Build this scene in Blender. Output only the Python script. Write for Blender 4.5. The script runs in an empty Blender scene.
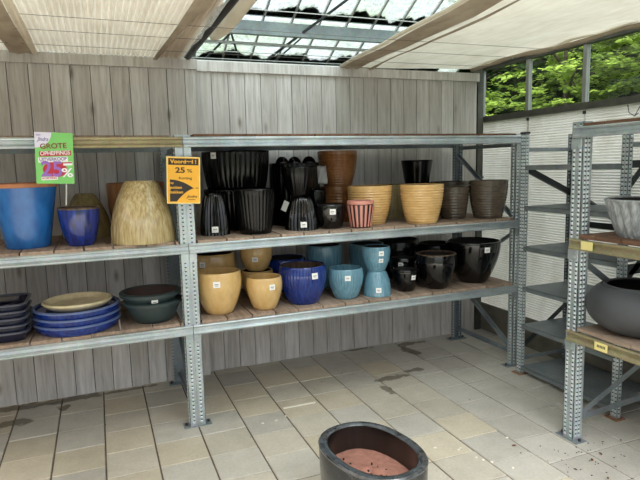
import bpy, math, random
from mathutils import Vector, Matrix
random.seed(7)
scn = bpy.context.scene
COL = scn.collection
PI = math.pi

# ------------------------------------------------------------------ mesh builder
class MB:
    def __init__(s):
        s.v = []; s.f = []; s.c = []; s.cur = (0.5, 0.5, 0.5); s.k = []; s.slot = 0
    def add(s, vs, fs):
        n = len(s.v); s.v += [tuple(p) for p in vs]
        for f in fs:
            s.f.append(tuple(i + n for i in f)); s.c.append(s.cur); s.k.append(s.slot)
    def box(s, x0, x1, y0, y1, z0, z1):
        s.add([(x0,y0,z0),(x1,y0,z0),(x1,y1,z0),(x0,y1,z0),(x0,y0,z1),(x1,y0,z1),(x1,y1,z1),(x0,y1,z1)],
              [(0,3,2,1),(4,5,6,7),(0,1,5,4),(1,2,6,5),(2,3,7,6),(3,0,4,7)])
    def bar(s, p0, p1, w, h, up=(0,0,1)):
        p0 = Vector(p0); p1 = Vector(p1); d = (p1-p0).normalized(); up = Vector(up)
        a = d.cross(up)
        if a.length < 1e-4: a = d.cross(Vector((1,0,0)))
        a.normalize(); b = a.cross(d).normalized()
        vs = []
        for p in (p0, p1):
            for i, j in ((-1,-1),(1,-1),(1,1),(-1,1)): vs.append(p + a*(i*w/2) + b*(j*h/2))
        s.add(vs, [(0,1,2,3),(7,6,5,4),(0,4,5,1),(1,5,6,2),(2,6,7,3),(3,7,4,0)])
    def angle(s, p0, p1, w, out, t=0.003):
        # an L-shaped angle bar: one flange in the plane, one flange turned along 'out'
        p0 = Vector(p0); p1 = Vector(p1); d = (p1-p0).normalized(); out = Vector(out).normalized()
        a = d.cross(out).normalized()
        pts = [(-w/2,0),(w/2,0),(w/2,t),(-w/2+t,t),(-w/2+t,w*.7),(-w/2,w*.7)]
        s.extrude(p0, p1, a, out, pts)
    def extrude(s, p0, p1, a, b, pts):
        p0 = Vector(p0); p1 = Vector(p1); n = len(pts)
        vs = [p0 + a*x + b*y for x, y in pts] + [p1 + a*x + b*y for x, y in pts]
        fs = [tuple(range(n))[::-1], tuple(range(n, 2*n))]
        for i in range(n): fs.append((i, (i+1) % n, n+(i+1) % n, n+i))
        s.add(vs, fs)
    def tube(s, pts, r, n=10, closed=True):
        pts = [Vector(p) for p in pts]; m = len(pts); base = len(s.v); vs = []
        rr = r if hasattr(r, '__len__') else [r]*m
        ref = Vector((0,0,1))
        for i, p in enumerate(pts):
            d = (pts[min(i+1,m-1)] - pts[max(i-1,0)]).normalized()
            a = d.cross(ref)
            if a.length < 1e-3: a = d.cross(Vector((1,0,0)))
            a.normalize(); b = d.cross(a)
            for k in range(n):
                t = 2*PI*k/n; vs.append(p + a*(math.cos(t)*rr[i]) + b*(math.sin(t)*rr[i]))
        fs = []
        for i in range(m-1):
            for k in range(n):
                fs.append((i*n+k, i*n+(k+1) % n, (i+1)*n+(k+1) % n, (i+1)*n+k))
        if closed: fs += [tuple(range(n))[::-1], tuple(range((m-1)*n, m*n))]
        s.add(vs, fs)
    def lathe(s, prof, n=64, rmod=None, c=(0,0)):
        # prof: list of (r, z, flag); r == 0 collapses to a pole
        idx = []; vs = []
        for (r, z, fl) in prof:
            if r <= 1e-6:
                idx.append([len(vs)]*n); vs.append((c[0], c[1], z))
            else:
                row = []
                for k in range(n):
                    t = 2*PI*k/n; q = r
                    if rmod: q = r*rmod(t, z, fl)
                    row.append(len(vs)); vs.append((c[0]+q*math.cos(t), c[1]+q*math.sin(t), z))
                idx.append(row)
        fs = []
        for a, b in zip(idx, idx[1:]):
            for k in range(n):
                k2 = (k+1) % n
                f = [a[k], a[k2], b[k2], b[k]]; g = []
                for i in f:
                    if i not in g: g.append(i)
                if len(g) >= 3: fs.append(tuple(g))
        s.add(vs, fs)
    def build(s, name, mat, parent=None, smooth=False, colors=False, auto=None):
        me = bpy.data.meshes.new(name); me.from_pydata([tuple(v) for v in s.v], [], s.f)
        if colors:
            ca = me.color_attributes.new('tone', 'FLOAT_COLOR', 'CORNER')
            for p in me.polygons:
                for li in p.loop_indices: ca.data[li].color = (*s.c[p.index], 1)
        me.update()
        if smooth:
            for p in me.polygons: p.use_smooth = True
            if auto is not None: me.set_sharp_from_angle(angle=math.radians(auto))
        for mm_ in (mat if isinstance(mat, (list, tuple)) else [mat]): me.materials.append(mm_)
        if any(s.k):
            for p in me.polygons: p.material_index = s.k[p.index]
        o = bpy.data.objects.new(name, me); COL.objects.link(o)
        if parent: o.parent = parent
        return o

def empty(name, loc=(0,0,0), rz=0):
    o = bpy.data.objects.new(name, None); COL.objects.link(o)
    o.location = loc; o.rotation_euler = (0,0,rz); o.empty_display_size = .05
    return o
def tag(o, label=None, cat=None, group=None, kind=None):
    if label: o['label'] = label
    if cat: o['category'] = cat
    if group: o['group'] = group
    if kind: o['kind'] = kind
    return o

# ------------------------------------------------------------------ materials
def S(r, g, b):
    f = lambda c: ((c/255)/12.92 if c/255 <= .04045 else ((c/255+.055)/1.055)**2.4)
    return (f(r), f(g), f(b), 1)
def newmat(name):
    m = bpy.data.materials.new(name); m.use_nodes = True
    nt = m.node_tree; b = nt.nodes['Principled BSDF']
    return m, nt, b
def coords(nt, scale=(1,1,1), kind='Object'):
    tc = nt.nodes.new('ShaderNodeTexCoord'); mp = nt.nodes.new('ShaderNodeMapping')
    mp.inputs['Scale'].default_value = scale
    nt.links.new(tc.outputs[kind], mp.inputs['Vector']); return mp.outputs['Vector']
def noise(nt, vec, scale, detail=4, rough=.55, dist=0):
    n = nt.nodes.new('ShaderNodeTexNoise'); n.inputs['Scale'].default_value = scale
    n.inputs['Detail'].default_value = detail; n.inputs['Roughness'].default_value = rough
    n.inputs['Distortion'].default_value = dist
    nt.links.new(vec, n.inputs['Vector']); return n.outputs['Fac']
def ramp(nt, fac, stops):
    r = nt.nodes.new('ShaderNodeValToRGB'); e = r.color_ramp.elements
    while len(e) < len(stops): e.new(.5)
    for i, (p, c) in enumerate(stops): e[i].position = p; e[i].color = c if len(c) == 4 else (*c, 1)
    nt.links.new(fac, r.inputs['Fac']); return r.outputs['Color']
def mixc(nt, fac, a, b, mode='MIX'):
    m = nt.nodes.new('ShaderNodeMix'); m.data_type = 'RGBA'; m.blend_type = mode
    for sock, v in ((m.inputs['Factor'], fac), (m.inputs['A'], a), (m.inputs['B'], b)): pass
    ins = [i for i in m.inputs if i.enabled]
    for sock, v in zip(ins, (fac, a, b)):
        if hasattr(v, 'is_output'): nt.links.new(v, sock)
        else: sock.default_value = v
    return [o for o in m.outputs if o.enabled][0]
def bump(nt, b, h, strength=.3, dist=.01):
    n = nt.nodes.new('ShaderNodeBump'); n.inputs['Strength'].default_value = strength
    n.inputs['Distance'].default_value = dist
    nt.links.new(h, n.inputs['Height']); nt.links.new(n.outputs['Normal'], b.inputs['Normal'])

def glaze(name, c1, c2, rough=.12, streak=(14,14,2.2), lo=.35, hi=.65, coat=.5, bumpy=.0, spec=.5):
    m, nt, b = newmat(name)
    f = noise(nt, coords(nt, streak), 3.0, 5, .6)
    nt.links.new(ramp(nt, f, [(lo, c1), (hi, c2)]), b.inputs['Base Color'])
    b.inputs['Roughness'].default_value = rough
    b.inputs['Coat Weight'].default_value = coat; b.inputs['Coat Roughness'].default_value = .06
    b.inputs['Specular IOR Level'].default_value = spec
    if bumpy: bump(nt, b, f, bumpy, .004)
    return m
def plain(name, c, rough=.6, metal=0, var=.12, sc=12, bumpy=0):
    m, nt, b = newmat(name)
    f = noise(nt, coords(nt), sc, 4)
    d = tuple(min(1, x*(1-var)) for x in c[:3])+(1,); e = tuple(min(1, x*(1+var)) for x in c[:3])+(1,)
    nt.links.new(ramp(nt, f, [(.3, d), (.7, e)]), b.inputs['Base Color'])
    b.inputs['Roughness'].default_value = rough; b.inputs['Metallic'].default_value = metal
    if bumpy: bump(nt, b, f, bumpy, .004)
    return m

def galv(name, ca, cb, metal=.55, rough=.42):
    m, nt, b = newmat(name)
    v = coords(nt)
    vo = nt.nodes.new('ShaderNodeTexVoronoi'); vo.inputs['Scale'].default_value = 70
    nt.links.new(v, vo.inputs['Vector'])
    f = noise(nt, v, 5, 5)
    c = ramp(nt, f, [(.3, ca), (.7, cb)])
    c = mixc(nt, .16, c, vo.outputs['Color'], 'SOFT_LIGHT')
    nt.links.new(c, b.inputs['Base Color'])
    b.inputs['Metallic'].default_value = metal; b.inputs['Roughness'].default_value = rough
    return m
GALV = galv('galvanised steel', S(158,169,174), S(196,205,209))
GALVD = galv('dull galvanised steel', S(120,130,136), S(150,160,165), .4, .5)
BRASS = galv('yellow passivated steel', S(140,130,100), S(168,158,126), .4, .5)
BUMP = galv('dimple highlight steel', S(190,202,208), S(215,224,228), .4, .4)  # lighter copy of the post steel, paints highlights onto the dimples
HOLE = plain('dark slot hole', S(30,33,36), .8)  # flat dark patches painted for the shade inside the slot holes
SHELFM = galv('grey steel shelf', S(112,122,128), S(138,148,152), .35, .5)
DARKST = plain('dark steel', S(60,66,68), .5, .4)
BLACKP = plain('black plastic', S(22,23,24), .5)

def wood_mat(name, stops, ymul=.5, axis='z'):
    m, nt, b = newmat(name)
    at = nt.nodes.new('ShaderNodeAttribute'); at.attribute_name = 'tone'
    sc = {'z': (26,26,1.6), 'y': (26,1.6,26)}[axis]
    v = coords(nt, sc)
    # shift the grain from board to board by the board's own random tone
    ad = nt.nodes.new('ShaderNodeVectorMath'); ad.operation = 'MULTIPLY_ADD'
    nt.links.new(at.outputs['Color'], ad.inputs[0]); ad.inputs[1].default_value = (37,91,53); nt.links.new(v, ad.inputs[2])
    f = noise(nt, ad.outputs[0], 1.6, 7, .62, .6)
    f2 = noise(nt, coords(nt, (4,4,1.2)), 2.2, 4)
    c = ramp(nt, f, stops)
    c = mixc(nt, .45, c, ramp(nt, f2, [(.25, (.66,.64,.61,1)), (.65, (1.0,1.0,1.0,1))]), 'MULTIPLY')
    # knots
    kv = nt.nodes.new('ShaderNodeTexVoronoi'); kv.inputs['Scale'].default_value = 1.0
    ks = {'z': (5,5,1.9), 'y': (5,1.9,5)}[axis]
    nt.links.new(coords(nt, ks), kv.inputs['Vector'])
    k = ramp(nt, kv.outputs['Distance'], [(.03, (.36,.32,.29,1)), (.06, (.6,.56,.53,1)), (.13, (1,1,1,1))])
    c = mixc(nt, .8, c, k, 'MULTIPLY')
    # per board brightness
    sep = nt.nodes.new('ShaderNodeSeparateColor'); nt.links.new(at.outputs['Color'], sep.inputs[0])
    pb = ramp(nt, sep.outputs[0], [(0, (.84,.83,.82,1)), (1, (1.06,1.06,1.07,1))])
    c = mixc(nt, 1.0, c, pb, 'MULTIPLY')
    nt.links.new(c, b.inputs['Base Color']); b.inputs['Roughness'].default_value = .8
    b.inputs['Specular IOR Level'].default_value = .25
    bump(nt, b, f, .35, .004)
    return m
WALLW = wood_mat('weathered grey boards', [(.15, S(154,149,145)), (.5, S(206,203,200)), (.8, S(229,228,227))])
DECKW = wood_mat('brown shelf planks', [(.2, S(110,92,80)), (.5, S(162,142,126)), (.8, S(192,172,156))], axis='y')
TOPW = wood_mat('reddish shelf planks', [(.2, S(76,56,46)), (.5, S(112,84,68)), (.8, S(144,112,92))], axis='y')

# ------------------------------------------------------------------ setting
# ---- floor of concrete tiles
def floor_mat():
    m, nt, b = newmat('concrete tiles')
    at = nt.nodes.new('ShaderNodeAttribute'); at.attribute_name = 'tone'
    v = coords(nt)
    f = noise(nt, v, 7, 8, .65, .3); g = noise(nt, v, 60, 4, .7); h = noise(nt, v, 1.6, 4, .6, .4)
    c = mixc(nt, .5, at.outputs['Color'], ramp(nt, f, [(.28, S(140,135,127)), (.5, S(182,178,170)), (.75, S(212,208,200))]), 'SOFT_LIGHT')
    c = mixc(nt, .55, c, ramp(nt, h, [(.3, (.74,.73,.71,1)), (.62, (1,1,1,1))]), 'MULTIPLY')
    c = mixc(nt, .3, c, ramp(nt, g, [(.3, (.45,.45,.45,1)), (.7, (1,1,1,1))]), 'MULTIPLY')
    # damp stains: blobs at fixed spots with ragged edges
    wob = noise(nt, v, 9, 4); stain = None
    geo = nt.nodes.new('ShaderNodeTexCoord')
    for (x, y, sx, sy) in [(2.15,3.94,.15,.05),(2.42,4.02,.11,.045),(2.01,3.74,.04,.10),(2.76,4.66,.16,.05),(2.66,4.46,.06,.14),(-.5,4.62,.55,.06),(-.66,4.34,.12,.06),(-.34,4.48,.05,.07),(.1,4.63,.3,.03),(2.2,4.72,.2,.03)]:
        mp = nt.nodes.new('ShaderNodeMapping'); mp.vector_type = 'TEXTURE'
        mp.inputs['Location'].default_value = (x, y, 0); mp.inputs['Scale'].default_value = (sx, sy, 1)
        nt.links.new(geo.outputs['Object'], mp.inputs['Vector'])
        ln = nt.nodes.new('ShaderNodeVectorMath'); ln.operation = 'LENGTH'; nt.links.new(mp.outputs[0], ln.inputs[0])
        ma = nt.nodes.new('ShaderNodeMath'); ma.operation = 'MULTIPLY_ADD'; nt.links.new(wob, ma.inputs[0])
        ma.inputs[1].default_value = 2.6; nt.links.new(ln.outputs['Value'], ma.inputs[2])
        r = ramp(nt, ma.outputs[0], [(.0, (1,1,1,1)), (1, (0,0,0,1))])
        r.node.color_ramp.elements[0].position = .0
        sb = nt.nodes.new('ShaderNodeMapRange'); nt.links.new(ma.outputs[0], sb.inputs['Value'])
        sb.inputs['From Min'].default_value = 2.05; sb.inputs['From Max'].default_value = 2.3
        sb.inputs['To Min'].default_value = 1; sb.inputs['To Max'].default_value = 0
        nt.nodes.remove(r.node)
        if stain is None: stain = sb.outputs[0]
        else:
            mx = nt.nodes.new('ShaderNodeMath'); mx.operation = 'MAXIMUM'
            nt.links.new(stain, mx.inputs[0]); nt.links.new(sb.outputs[0], mx.inputs[1]); stain = mx.outputs[0]
    dk = mixc(nt, 1.0, c, (.42,.4,.37,1), 'MULTIPLY')
    c = mixc(nt, stain, c, dk)
    nt.links.new(c, b.inputs['Base Color']); b.inputs['Roughness'].default_value = .78
    b.inputs['Specular IOR Level'].default_value = .3
    bump(nt, b, g, .25, .003)
    return m
FLOORM = floor_mat()
JOINT = plain('sandy joint dirt', S(96,86,74), .95, 0, .3, 9)
m = MB(); m.box(-4.5, 4.3, -4, 6.2, -.15, -.006)
fl = m.build('floor', JOINT); tag(fl, kind='structure')
m = MB(); P = .302; rnd = random.Random(3)
for i in range(-14, 14):
    x0 = -.07 + P*i
    if x0 > 3.95: continue
    off = {0: 0, 1: .0, 3: .15, 4: .0, 7: .15, 2: 0, -2: .15}.get(i, 0 if rnd.random() < .75 else .15)
    for j in range(-24, 8):
        y0 = 3.28 + P*j + off
        if y0 < -3.9 or y0 > 5.3: continue
        warm = rnd.random()
        v = rnd.uniform(.92, 1.06)
        if warm < .25: base = (.61,.56,.46)
        elif warm < .6: base = (.58,.55,.48)
        else: base = (.55,.535,.49)
        if x0 > 2.2: base = (.58,.565,.525)
        m.cur = tuple(q*v for q in base)
        z = rnd.uniform(-.0015, .0015); tx = rnd.uniform(-.002, .002); ty = rnd.uniform(-.002, .002)
        g = .003; c = .005
        a0, a1, b0, b1 = x0+g*.8, x0+P-g*.8, y0+g*.4, y0+P-g*.4
        zz = lambda x, y: z + tx*(x-x0)/P + ty*(y-y0)/P
        vs = [(a0,b0,-.01),(a1,b0,-.01),(a1,b1,-.01),(a0,b1,-.01)]
        vs += [(x, y, zz(x, y)) for x, y in ((a0+c,b0+c),(a1-c,b0+c),(a1-c,b1-c),(a0+c,b1-c))]
        m.add(vs, [(4,5,6,7),(0,1,5,4),(1,2,6,5),(2,3,7,6),(3,0,4,7)])
t = m.build('tile_paving', FLOORM, fl, colors=True)
GROUND = plain('outdoor ground', S(70,82,52), .95, 0, .3, 2)
m = MB(); m.box(-30, 30, -30, 40, -.4, -.16); tag(m.build('ground', GROUND), kind='structure')

# ---- back wall of vertical boards (two panels, the left one stands 7 cm forward)
def board_wall(x0, x1, y, z0, z1, w, seed, phase=0):
    m = MB(); r = random.Random(seed); x = x0 - phase
    while x < x1 - .005:
        e = min(x + w, x1); s = max(x, x0)
        m.cur = (r.random(), r.random(), r.random())
        dy = r.uniform(0, .004)
        m.box(s+.0025, e-.0025, y+dy, y+.022, z0 + r.uniform(-.012, .0), z1)
        x += w
    return m
wall = empty('wall_back', (0,0,0)); tag(wall, kind='structure')
board_wall(-3.2, .80, 4.68, .0, 2.57, .1405, 11, .02).build('boards', WALLW, wall, colors=True)
board_wall(.80, 3.61, 4.75, .0, 2.57, .1405, 12).build('boards', WALLW, wall, colors=True)
m = MB(); m.cur = (.35,.2,.6); m.box(-3.2, .815, 4.655, 4.70, 2.56, 2.64); m.build('top_rail', WALLW, wall, colors=True)
m = MB(); m.cur = (.9,.7,.1); m.box(.818, 3.62, 4.725, 4.77, 2.56, 2.64); m.build('top_rail', WALLW, wall, colors=True)
m = MB(); m.box(-3.2, 3.62, 4.775, 4.80, -.01, 2.58); m.build('backing', DARKST, wall)  # dark sheet added behind the boards to stop light coming through
WHITECAP = plain('white painted timber', S(226,228,228), .6)
m = MB(); m.box(.818, 2.25, 4.735, 4.765, 2.64, 2.650); m.build('cap_strip', WHITECAP, wall)

# ---- right wall: ribbed white sheet, concrete plinth, row of windows
def sheet_mat():
    m, nt, b = newmat('white ribbed sheet')
    v = coords(nt)
    f = noise(nt, coords(nt, (1,2,1.2)), 2.2, 5, .6)
    c = ramp(nt, f, [(.3, S(222,220,214)), (.6, S(240,240,237))])
    nt.links.new(c, b.inputs['Base Color']); b.inputs['Roughness'].default_value = .5
    tl = nt.nodes.new('ShaderNodeBsdfTranslucent'); nt.links.new(c, tl.inputs['Color'])
    mx = nt.nodes.new('ShaderNodeMixShader'); mx.inputs[0].default_value = .35
    nt.links.new(b.outputs[0], mx.inputs[1]); nt.links.new(tl.outputs[0], mx.inputs[2])
    nt.links.new(mx.outputs[0], nt.nodes['Material Output'].inputs['Surface'])
    return m
SHEET = sheet_mat()
XW = 3.72
rw = empty('wall_right'); tag(rw, kind='structure')
m = MB(); z = .28; nz = int((2.17-.28)/.0225)
pr = []
for k in range(nz*4+1):
    zz = .28 + (2.17-.28)*k/(nz*4); ph = k % 4
    pr.append((XW + (0, .0025, .006, .0025)[ph], zz))
vs = []; fs = []
for (x, zz) in pr: vs += [(x, -1.0, zz), (x, 4.95, zz)]
for i in range(len(pr)-1): fs.append((2*i, 2*i+2, 2*i+3, 2*i+1))
m.add(vs, fs); n0 = len(m.v)
m.build('ribbed_sheet', SHEET, rw)
ALU = plain('weathered aluminium', S(150,154,152), .45, .4, .12, 8)
ALUD = plain('dirty dark aluminium', S(82,84,78), .55, .3, .25, 10)
CONC = plain('damp concrete', S(120,116,106), .9, 0, .25, 5, .3)
m = MB(); m.box(XW-.015, XW+.2, -1.0, 4.9, -.02, .285); tag(m.build('baseboard_right', CONC), kind='structure')
m = MB()
for y in (4.145, 3.50, 2.85, 2.20): m.box(XW-.003, XW+.004, y-.008, y+.008, .285, 2.17)
m.build('seam_strip', SHEET, rw)
m = MB()
for y in (4.145, 3.50, 2.85): m.box(XW-.012, XW, y-.012, y+.012, 2.13, 2.155)
m.build('screw', DARKST, rw)
m = MB(); m.box(3.622, 3.69, 4.75, 4.83, 0, 2.72); m.build('corner_post', ALUD, rw)
m = MB(); m.box(3.60, 3.675, 4.715, 4.74, 1.60, 1.62); m.tube([(3.635,4.70,1.60),(3.635,4.70,1.68)], .008, 8); m.build('latch', DARKST, rw)
m = MB(); m.tube([(XW-.006,3.10,2.16),(XW-.012,3.08,2.10),(XW-.014,3.03,2.07),(XW-.012,3.0,2.09)], .003, 6)
m.tube([(XW-.014,3.03,2.07),(XW-.012,2.97,2.17)], .003, 6); m.build('wire_hook', DARKST, rw)

def glass_mat(name, tint, rough=.02, mix=.92):
    m, nt, b = newmat(name); nt.nodes.remove(b)
    tr = nt.nodes.new('ShaderNodeBsdfTransparent'); tr.inputs['Color'].default_value = tint
    gl = nt.nodes.new('ShaderNodeBsdfGlossy'); gl.inputs['Roughness'].default_value = rough
    lw = nt.nodes.new('ShaderNodeLayerWeight'); lw.inputs['Blend'].default_value = .5
    pw = nt.nodes.new('ShaderNodeMath'); pw.operation = 'POWER'; nt.links.new(lw.outputs['Facing'], pw.inputs[0]); pw.inputs[1].default_value = 4
    fr = nt.nodes.new('ShaderNodeMath'); fr.operation = 'MULTIPLY_ADD'; nt.links.new(pw.outputs[0], fr.inputs[0]); fr.inputs[1].default_value = .35; fr.inputs[2].default_value = .03
    mx = nt.nodes.new('ShaderNodeMixShader')
    nt.links.new(fr.outputs[0], mx.inputs[0]); nt.links.new(tr.outputs[0], mx.inputs[1]); nt.links.new(gl.outputs[0], mx.inputs[2])
    nt.links.new(mx.outputs[0], nt.nodes['Material Output'].inputs['Surface'])
    return m
WGLASS = glass_mat('window glass', (.86,.9,.87,1))
MULL = [4.80, 4.145, 3.50, 2.85, 2.20, 1.55, .9]
for i in range(len(MULL)-1):
    y1, y0 = MULL[i], MULL[i+1]
    w = empty('window_%d' % (i+1), (XW, y0, 2.19)); tag(w, kind='structure')
    m = MB(); m.box(-.02, .02, -.018, .018, 0, .53)
    if i == 0: m.box(-.02, .02, y1-y0-.018, y1-y0+.018, 0, .53)
    m.build('mullion', ALU, w)
    m = MB(); m.box(-.03, .025, 0, y1-y0, -.025, .03); m.build('sill', ALUD, w)
    m = MB(); m.box(-.03, .025, 0, y1-y0, .485, .54); m.build('head', ALUD, w)
    m = MB(); m.box(.002, .006, .018, y1-y0-.018, .03, .485); m.build('pane', WGLASS, w)
m = MB(); m.bar((XW-.025, 4.85, 2.715), (XW-.025, .9, 2.76), .05, .04); tag(m.build('trim_1', ALUD), kind='structure')

# ---- unseen left wall of the greenhouse, added to darken reflections in the pots
PANEL = plain('dull grey-green wall panel', S(120,122,112), .8, 0, .15, 2)
m = MB(); m.box(-4.4, -4.3, -4, 4.7, 0, 2.7); tag(m.build('wall_left', PANEL), kind='structure')

# ------------------------------------------------------------------ shade screens under the roof
def cloth_mat(name, c1, c2, trans=.55, stripes=0):
    m, nt, b = newmat(name); nt.nodes.remove(b)
    v = coords(nt)
    f = noise(nt, coords(nt, (1,1,1)), 4, 5, .6); g = noise(nt, coords(nt, (9,1.2,1)), 2, 4, .6)
    c = ramp(nt, f, [(.3, c1), (.65, c2)])
    c = mixc(nt, .35, c, ramp(nt, g, [(.3, (.7,.66,.6,1)), (.6, (1,1,1,1))]), 'MULTIPLY')
    d = nt.nodes.new('ShaderNodeBsdfDiffuse'); t = nt.nodes.new('ShaderNodeBsdfTranslucent')
    nt.links.new(c, d.inputs['Color']); nt.links.new(c, t.inputs['Color'])
    mx = nt.nodes.new('ShaderNodeMixShader'); mx.inputs[0].default_value = trans
    nt.links.new(d.outputs[0], mx.inputs[1]); nt.links.new(t.outputs[0], mx.inputs[2])
    nt.links.new(mx.outputs[0], nt.nodes['Material Output'].inputs['Surface'])
    return m
CLOTH = cloth_mat('cream shade cloth', S(218,209,193), S(234,227,213), .42)
CLOTH2 = cloth_mat('beige shade cloth', S(160,147,130), S(186,174,158), .25)
CORR = cloth_mat('yellowed corrugated sheet', S(228,216,202), S(240,230,218), .45)

sc1 = empty('corrugated_roof_sheet', (-.7, 2.5, 2.652))
tag(sc1, 'cream translucent corrugated sheet ceiling over the left rack bay', 'ceiling sheet')
m = MB(); X0, X1 = -3.2, .70; pitch = .036; n = int(round((X1-X0)/pitch))*8; ys = [.5 + 4.24*k/10 for k in range(11)]
vs = []; fs = []
for j, y in enumerate(ys):
    for i in range(n+1):
        x = X0 + (X1-X0)*i/n
        vs.append((x+.7, y-2.5, .015*math.sin(2*PI*i/8) + .006*math.sin(y*2.1+x)))
for j in range(10):
    for i in range(n):
        a = j*(n+1)+i; fs.append((a, a+1, a+n+2, a+n+1))
m.add(vs, fs); m.build('corrugated_panel', CORR, sc1, smooth=True)
# doubled strips of cloth lying on the sheet and their hems
def strip(pts_l, pts_r, dz, mat, name, parent, off):
    m = MB(); vs = []; fs = []; k = len(pts_l)
    for (xl, yl), (xr, yr) in zip(pts_l, pts_r):
        for q in range(7):
            t = q/6; vs.append((xl+(xr-xl)*t-off[0], yl+(yr-yl)*t-off[1], dz + .006*math.sin(9*t+yl*3)))
    for j in range(k-1):
        for q in range(6):
            a = j*7+q; fs.append((a, a+1, a+8, a+7))
    m.add(vs, fs); return m.build(name, mat, parent, smooth=True)
yy = [4.70, 4.3, 3.9, 3.5, 3.1, 2.6, 2.2, 1.7, 1.1, .55]
strip([(-.53-.02*math.sin(y*2.5), y) for y in yy], [(-.375+.01*math.sin(y*3), y) for y in yy], -.030, CLOTH2, 'beige_strip', sc1, (-.7, 2.5))
strip([(-.372, y) for y in yy], [(-.325, y) for y in yy], -.034, CLOTH, 'white_strip', sc1, (-.7, 2.5))
strip([(.475+.05*(4.66-y)/1.5, y) for y in yy], [(.50+.11*(4.66-y)/1.5, y) for y in yy], -.032, CLOTH2, 'beige_strip', sc1, (-.7, 2.5))
strip([(.50+.11*(4.66-y)/1.5, y) for y in yy[:8]], [(.69, y) for y in yy[:8]], .020, CLOTH2, 'beige_strip', sc1, (-.7, 2.5))
strip([(-1.2, y) for y in yy], [(-.66-.05*math.sin(y*1.8), y) for y in yy], -.026, CLOTH, 'white_strip', sc1, (-.7, 2.5))
# black edge pipe
pp = MB(); pp.tube([(.745, y, 2.655) for y in (4.70, 3.6, 2.4, 1.4, .5)], .026, 12)
tag(pp.build('roof_pipe', BLACKP, smooth=True, auto=50), 'black pipe along the edge of the corrugated ceiling sheet', 'pipe')
m = MB(); rr = random.Random(5); pts = []
for k in range(14): pts.append((.706+rr.uniform(-.008,.006), 4.66-.16*k, 2.640+rr.uniform(-.006,.010)))
m.tube(pts, [rr.choice((.004,.010,.020)) for _ in pts], 6)
SILV = plain('torn silver foil', S(208,212,212), .35, .3, .2, 30)
tag(m.build('foil_edge', SILV), 'torn silvery foil strip beside the black ceiling pipe', 'foil strip')
# rolled cloth
m = MB(); pts = []; rad = []
for k in range(13):
    y = 4.14 - .3*k; pts.append((.858+.006*math.sin(k), y, 2.715-.008*math.sin(k*.9))); rad.append((.054 if k else .042)+.004*math.sin(k*1.7))
m.tube(pts, rad, 16)
tag(m.build('rolled_shade_cloth', CLOTH, smooth=True, auto=60), 'rolled up cream shade cloth hanging beside the black ceiling pipe', 'shade cloth')

# right cloth
sc2 = empty('shade_cloth', (2.8, 2.5, 2.66)); tag(sc2, 'cream shade cloth stretched flat above the right end of the boards', 'shade cloth')
m = MB(); nx, ny = 26, 30; vs = []; fs = []
def edgeL(y): return 2.10 - .075*(4.7-y) + .01*math.sin(y*7)
for j in range(ny+1):
    y = .5 + (4.77-.5)*j/ny; xl = edgeL(y)
    for i in range(nx+1):
        t = i/nx; x = xl + (3.56-xl)*t
        vs.append((x-2.8, y-2.5, -.012*(1-t) + .03*t + .012*math.sin(x*7+y*1.1)*math.sin(y*4) + .01*math.sin(y*13+x*2)*t))
for j in range(ny):
    for i in range(nx):
        a = j*(nx+1)+i; fs.append((a, a+1, a+nx+2, a+nx+1))
m.add(vs, fs); m.build('cloth_sheet', CLOTH, sc2, smooth=True)
ys2 = [4.75, 4.4, 4.1, 3.8, 3.5, 3.2, 2.9, 2.5, 2.1, 1.6, 1.1, .55]
strip([(edgeL(y)+.01, y) for y in ys2], [(edgeL(y)+.19+.03*math.sin(y*2.3), y) for y in ys2], -.028, CLOTH2, 'folded_hem', sc2, (2.8, 2.5))
strip([(edgeL(y)+.27, y) for y in ys2], [(edgeL(y)+.29+.02*math.sin(y*4.3), y) for y in ys2], -.03, CLOTH2, 'crease', sc2, (2.8, 2.5))
m = MB(); m.tube([(edgeL(y)-2.8, y-2.5, -.012) for y in ys2], .014, 8); m.build('edge_cord', CLOTH, sc2, smooth=True)
m = MB(); rr = random.Random(9)
m.tube([(3.53+.035*math.sin(y*2.6)-2.8-.04, y-2.5, .012-.02*abs(math.sin(y*3.1))) for y in [4.66-.15*k for k in range(27)]], [.012+.012*rr.random() for _ in range(27)], 8)
m.build('sagging_edge', CLOTH2, sc2, smooth=True)
strip([(3.50, y) for y in ys2], [(3.645, y) for y in ys2], .045, CLOTH, 'wall_strip', sc2, (2.8, 2.5))
# support wires
WIREM = plain('thin wire', S(96,92,86), .5, .3)
for k, y in enumerate((4.33, 3.9, 3.55)):
    m = MB(); m.tube([(-2.2, y, 2.630), (.8, y, 2.624), (2.0, y, 2.622), (3.62, y, 2.630)], .0015, 6)
    wl = ['nearest the board wall', 'second from the board wall', 'third from the board wall', 'fourth from the board wall'][k]
    tag(m.build('support_wire', WIREM), 'thin wire stretched across below the ceiling cloth, ' + wl, 'wire', 'ceiling support wires')

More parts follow.
